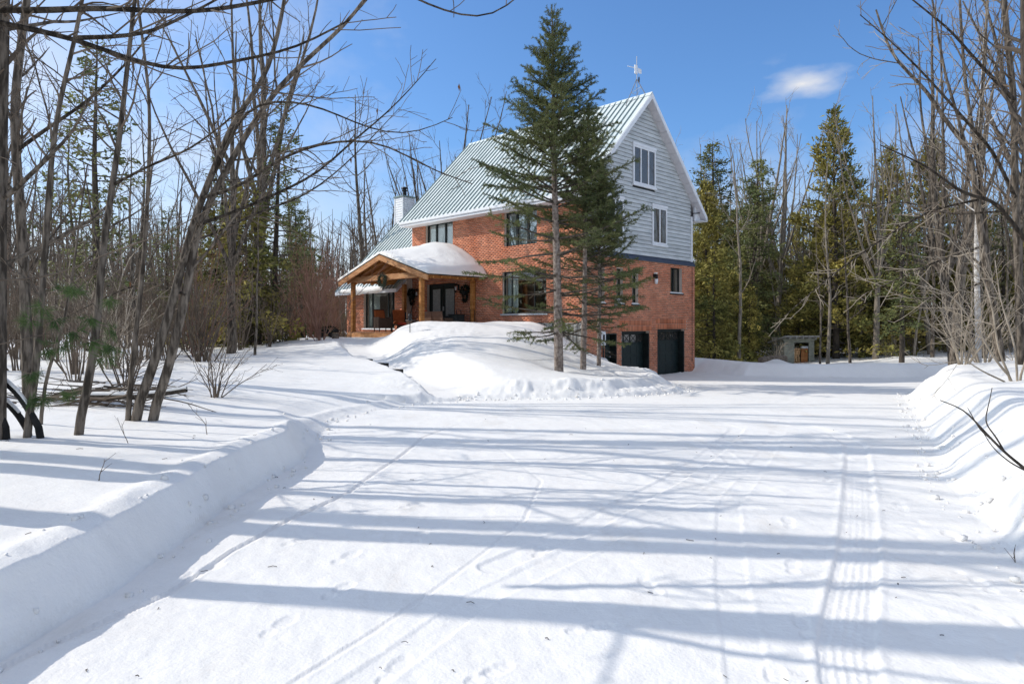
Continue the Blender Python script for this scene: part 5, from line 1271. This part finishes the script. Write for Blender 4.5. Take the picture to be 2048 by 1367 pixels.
scatter(24, (-150, 600), (15, 34), BARE, (.3, .4, .2, .3, 4, 5, 4), LG, 'bare trees of the left wood', .6, .85, 1.2, ok=lambda x, y: x < -7.5)
scatter(62, (-260, 860), (34, 72), BARE, (3, 3, 1.5, 2, 2, 1, 2), '%s tree in the distant wood left of the house', 'far bare trees left of the house', .75, 1.0, 1.3)
scatter(2, (-200, 620), (24, 46), CED, (0, 0, 0, 2, 3), '%s among the bare trees of the left wood', 'evergreens of the left wood', .55, .85, 2.0, ok=lambda x, y: x < -8.5)
scatter(5, (560, 690), (38, 60), CED, (0, 0, 1, 1, 2), '%s deep in the wood left of the porch', 'evergreens behind the porch', .5, .75, 2)
scatter(12, (860, 1370), (46, 70), BARE, (2, 2, 1, 1, 1, 0, 1), '%s tree in the wood behind the house roof', 'bare trees behind the house', .75, .95, 2)
scatter(100, (-250, 600), (13, 36), SHR, (4.5, 1.2, .4, 1.8), '%s undergrowth shrub in the left wood', 'undergrowth shrubs of the left wood', .8, 1.5, .8, ok=lambda x, y: x < -7.3-.12*(y-13))
scatter(30, (400, 700), (29, 44), SHR, (2, 1, 4, 1), '%s shrub at the wood edge left of the porch', 'shrubs at the wood edge', .8, 1.3, .8)
scatter(52, (1395, 2250), (38, 66), CED, (2.2, 3, 1.6, 2.4, 2), '%s in the wood right of the house', 'evergreens of the right wood', .75, 1.05, 1.9)
scatter(8, (1395, 1520), (36, 60), CED, (1, 1, 3, 1, 2), '%s standing behind the right corner of the house', 'evergreens behind the gable', .75, 1.0, 1.9)
scatter(64, (1395, 2250), (32.2, 50), BARE+BPALE, (.5, .5, .3, .3, .6, .6, .6, 5, 4, 3, 3), '%s tree among the evergreens right of the house', 'bare trees of the right wood', .75, 1.05, 1.1)
scatter(14, (1880, 2300), (19, 32), BARE, (1, 1, .5, .5, 2, 2, 2), '%s tree beyond the right snow bank', 'bare trees beyond the right bank', .7, 1.0, 1.2)
scatter(18, (1400, 2200), (33, 44), CED, (0, 1, 0, 1, 4), '%s at the edge of the right wood', 'small evergreens of the right wood', .45, .9, 1.6)
scatter(26, (1395, 2200), (31, 48), SHR, (2, 4, 0, 2), '%s bush under the trees right of the house', 'bushes of the right wood', .6, 1.0, .8)
scatter(10, (1890, 2300), (14, 24), SHR, (1, 4, 0, 1), '%s bush behind the right snow bank', 'bushes behind the right bank', .7, 1.1, .9)
# trees left of the picture that stripe the drive and the right bank with shadow
for x, y in ((-8.2, 5.4), (-9.6, 7.0), (-12.5, 8.3), (-11.4, 10.8), (-14.5, 12.6), (-18, 14.5), (-13.2, 15.2), (-20, 11.2)):
    plant(BARE[G.choice(7, p=(.15, .15, .1, .15, .15, .15, .15))], x, y, .9+.2*G.rand(), 1.5+.3*G.rand(), 'bare tree left of the drive whose shadow stripes the snow', 'bare trees striping the drive'); taken.append((x, y))
for p in PROTO:
    if id(p) not in used:
        for c in list(p.children): bpy.data.objects.remove(c)
        bpy.data.objects.remove(p)
# far wood that reads as one mass, behind the single trees
def far_wood():
    g = np.random.RandomState(5); S = []; 
    for i in range(2600):
        a = R(-62+124*g.rand()); rr = 74+36*g.rand(); x, y = rr*math.sin(a), rr*math.cos(a); h = 9+6*g.rand(); z = gz(x, y) if i % 40 == 0 or i == 0 else z
        P, r = grow(g, (x, y, z-.5), (g.randn()*.06, g.randn()*.06, 1), h, .11, .02, 6, .04, .02); S.append((P, r))
    B = []
    for P, r in S:
        for k in range(6):
            j = 2+g.randint(3); B.append(grow(g, P[j], (g.randn(), g.randn(), .9), 1.5+1.8*g.rand(), .035, .015, 3, .1, .08))
    V1, Q1 = tubes(S, 4); V2, Q2 = tubes(B, 3)
    tag(link('far_wood', mesh_np('far_wood', np.concatenate([V1, V2]), np.concatenate([Q1, Q2+len(V1)]), None, M['twig'])), kind='stuff')
far_wood()
# ---- clods thrown along the banks, and litter fallen on the snow
def clods():
    g = np.random.RandomState(15); V, Q, o = [], [], 0; seg = list(zip(DRIVE[:-1], DRIVE[1:])); n = 0
    base = np.array([(-1,-1,-1),(1,-1,-1),(1,1,-1),(-1,1,-1),(-1,-1,1),(1,-1,1),(1,1,1),(-1,1,1)], float)*.5; fq = [(0,3,2,1),(4,5,6,7),(0,1,5,4),(1,2,6,5),(2,3,7,6),(3,0,4,7)]
    L = [np.linalg.norm(b-a)*(0.15 if (a[1] < 2 or a[1] > 22) else (3 if (14 < a[1] < 19 and a[0] < 5.5) else 1)) for a, b in seg]; L = np.array(L)/sum(L)
    for k in range(900):
        a, b = seg[g.choice(len(seg), p=L)]; t = g.rand(); d = (b-a)/np.linalg.norm(b-a); nrm = np.array((d[1], -d[0])); p = a+(b-a)*t+nrm*(abs(g.randn())*.30-.22)*(-1)
        s = .012+.035*g.rand()**3; z = gz(p[0], p[1]); A = base*s*(.6+.8*g.rand(8, 3)); V.append(A+np.array((p[0], p[1], z+s*.2))); Q += [tuple(i+o for i in f) for f in fq]; o += 8
    tag(link('snow_clods', mesh_np('snow_clods', np.concatenate(V), Q, None, M['snow'], True)), kind='stuff')
    P = []
    for k in range(70):
        y = 2.6+9*g.rand()**1.4; x = (g.rand()*1.5-.75)*y*1.0
        if not -6 < x < 5.5: continue
        z = gz(x, y)+.004; a = g.rand()*6.28; l = .015+.05*g.rand()**2; P.append((np.array([(x, y, z), (x+l*.5*math.cos(a), y+l*.5*math.sin(a), z+.004), (x+l*math.cos(a+.4), y+l*math.sin(a+.4), z+.002)]), np.full(3, .0016+.0015*g.rand())))
    tag(link('twig_litter', poly_mesh('twig_litter', P, 4, M['barkdark'])), kind='stuff')
clods()
# ---- brush pile beside the leaning pair, pine sprig hanging at left
g = np.random.RandomState(61); S = []
for i in range(90):
    x = -6.9+1.3*g.rand()+g.randn()*.25; y = 9.9+g.randn()*.35; a = g.randn()*.35+(0 if g.rand() < .7 else 3.1); z = gz(-5, 9.9)+.04+.36*g.rand()*math.exp(-((x+6.0)/.8)**2)
    S.append(grow(g, (x, y, z), (math.cos(a), math.sin(a)*.5, .03+.14*g.randn()), .5+.8*g.rand(), .011+.012*g.rand()**3, .004, 7, .07, 0))
L = spawn(g, S, 2.5, .2, (.2, .5), (20, 50), .6, .003, 4, .1, .02)
b0 = np.array((-5.6, 9.9, gz(-5.6, 9.9))); o = tag(empty('brush_pile', b0), 'heap of cut branches in the snow behind the leaning pair', 'brush pile')
tag(link('branches', poly_mesh('branches', [(p-b0, r) for p, r in S], 5, M['twig']), o), kind='stuff'); tag(link('twigs', poly_mesh('twigs', [(p-b0, r) for p, r in L], 3, M['twig']), o), kind='stuff')
lg = [resample([(-5.9, 9.6, b0[2]+.16), (-5.1, 9.55, b0[2]+.17), (-4.55, 9.55, b0[2]+.26)], (.05, .03), 8)]; link('log', poly_mesh('log', [(p-b0, r) for p, r in lg], 7, M['barkdark']), o)
link('snow_cap', poly_mesh('snow_cap', [(p-b0+np.array((0, 0, .035)), r*.8) for p, r in lg], 7, M['snow']), o)
sp = [T([(-60,560),(60,560),(130,545),(230,500),(330,470),(440,405)], 6.2, .010, .004, 16), T([(-60,700),(40,680),(120,660),(215,690)], 6.2, .008, .003, 12), T([(60,560),(95,620),(110,700),(90,770)], 6.2, .006, .003, 10), T([(130,545),(180,600),(215,640),(225,700)], 6.2, .006, .003, 10)]
b0 = sp[0][0][0].copy(); o = tag(empty('pine_sapling', (b0[0], b0[1], gz(b0[0], b0[1]))), 'bright green pine sprigs hanging before the stems at far left', 'pine'); sh = np.array(o.location)
stem = resample([(b0[0], b0[1], gz(b0[0], b0[1])-.1), (b0[0]+.02, b0[1], 1.2), tuple(b0), (b0[0]-.05, b0[1], 2.6)], (.03, .012), 14)
link('trunk', poly_mesh('trunk', [(stem[0]-sh, stem[1])], 6, M['bark']), o); link('branches', poly_mesh('branches', [(p-sh, r) for p, r in sp], 5, M['twig']), o)
tf = []
for px, py in ((148,588),(218,602),(60,640),(85,615),(150,660),(180,640),(120,690),(228,690),(215,705),(230,660),(60,740),(85,800),(58,790),(145,790),(95,700),(180,670),(130,580),(110,640)):
    c = PX(px, py+g.randn()*5, 6.2+.15*g.randn())-sh
    for k in range(5): tf.append(grow(g, c, (g.randn()*.5, g.randn()*.5, -.3+.5*g.randn()), .06, .002, .001, 3, .05, 0))
link('needles', needle_mesh('needles', M['pine'], needles(g, tf, .0030, .10, .0042, .75, 0, -.05, 2)), o)
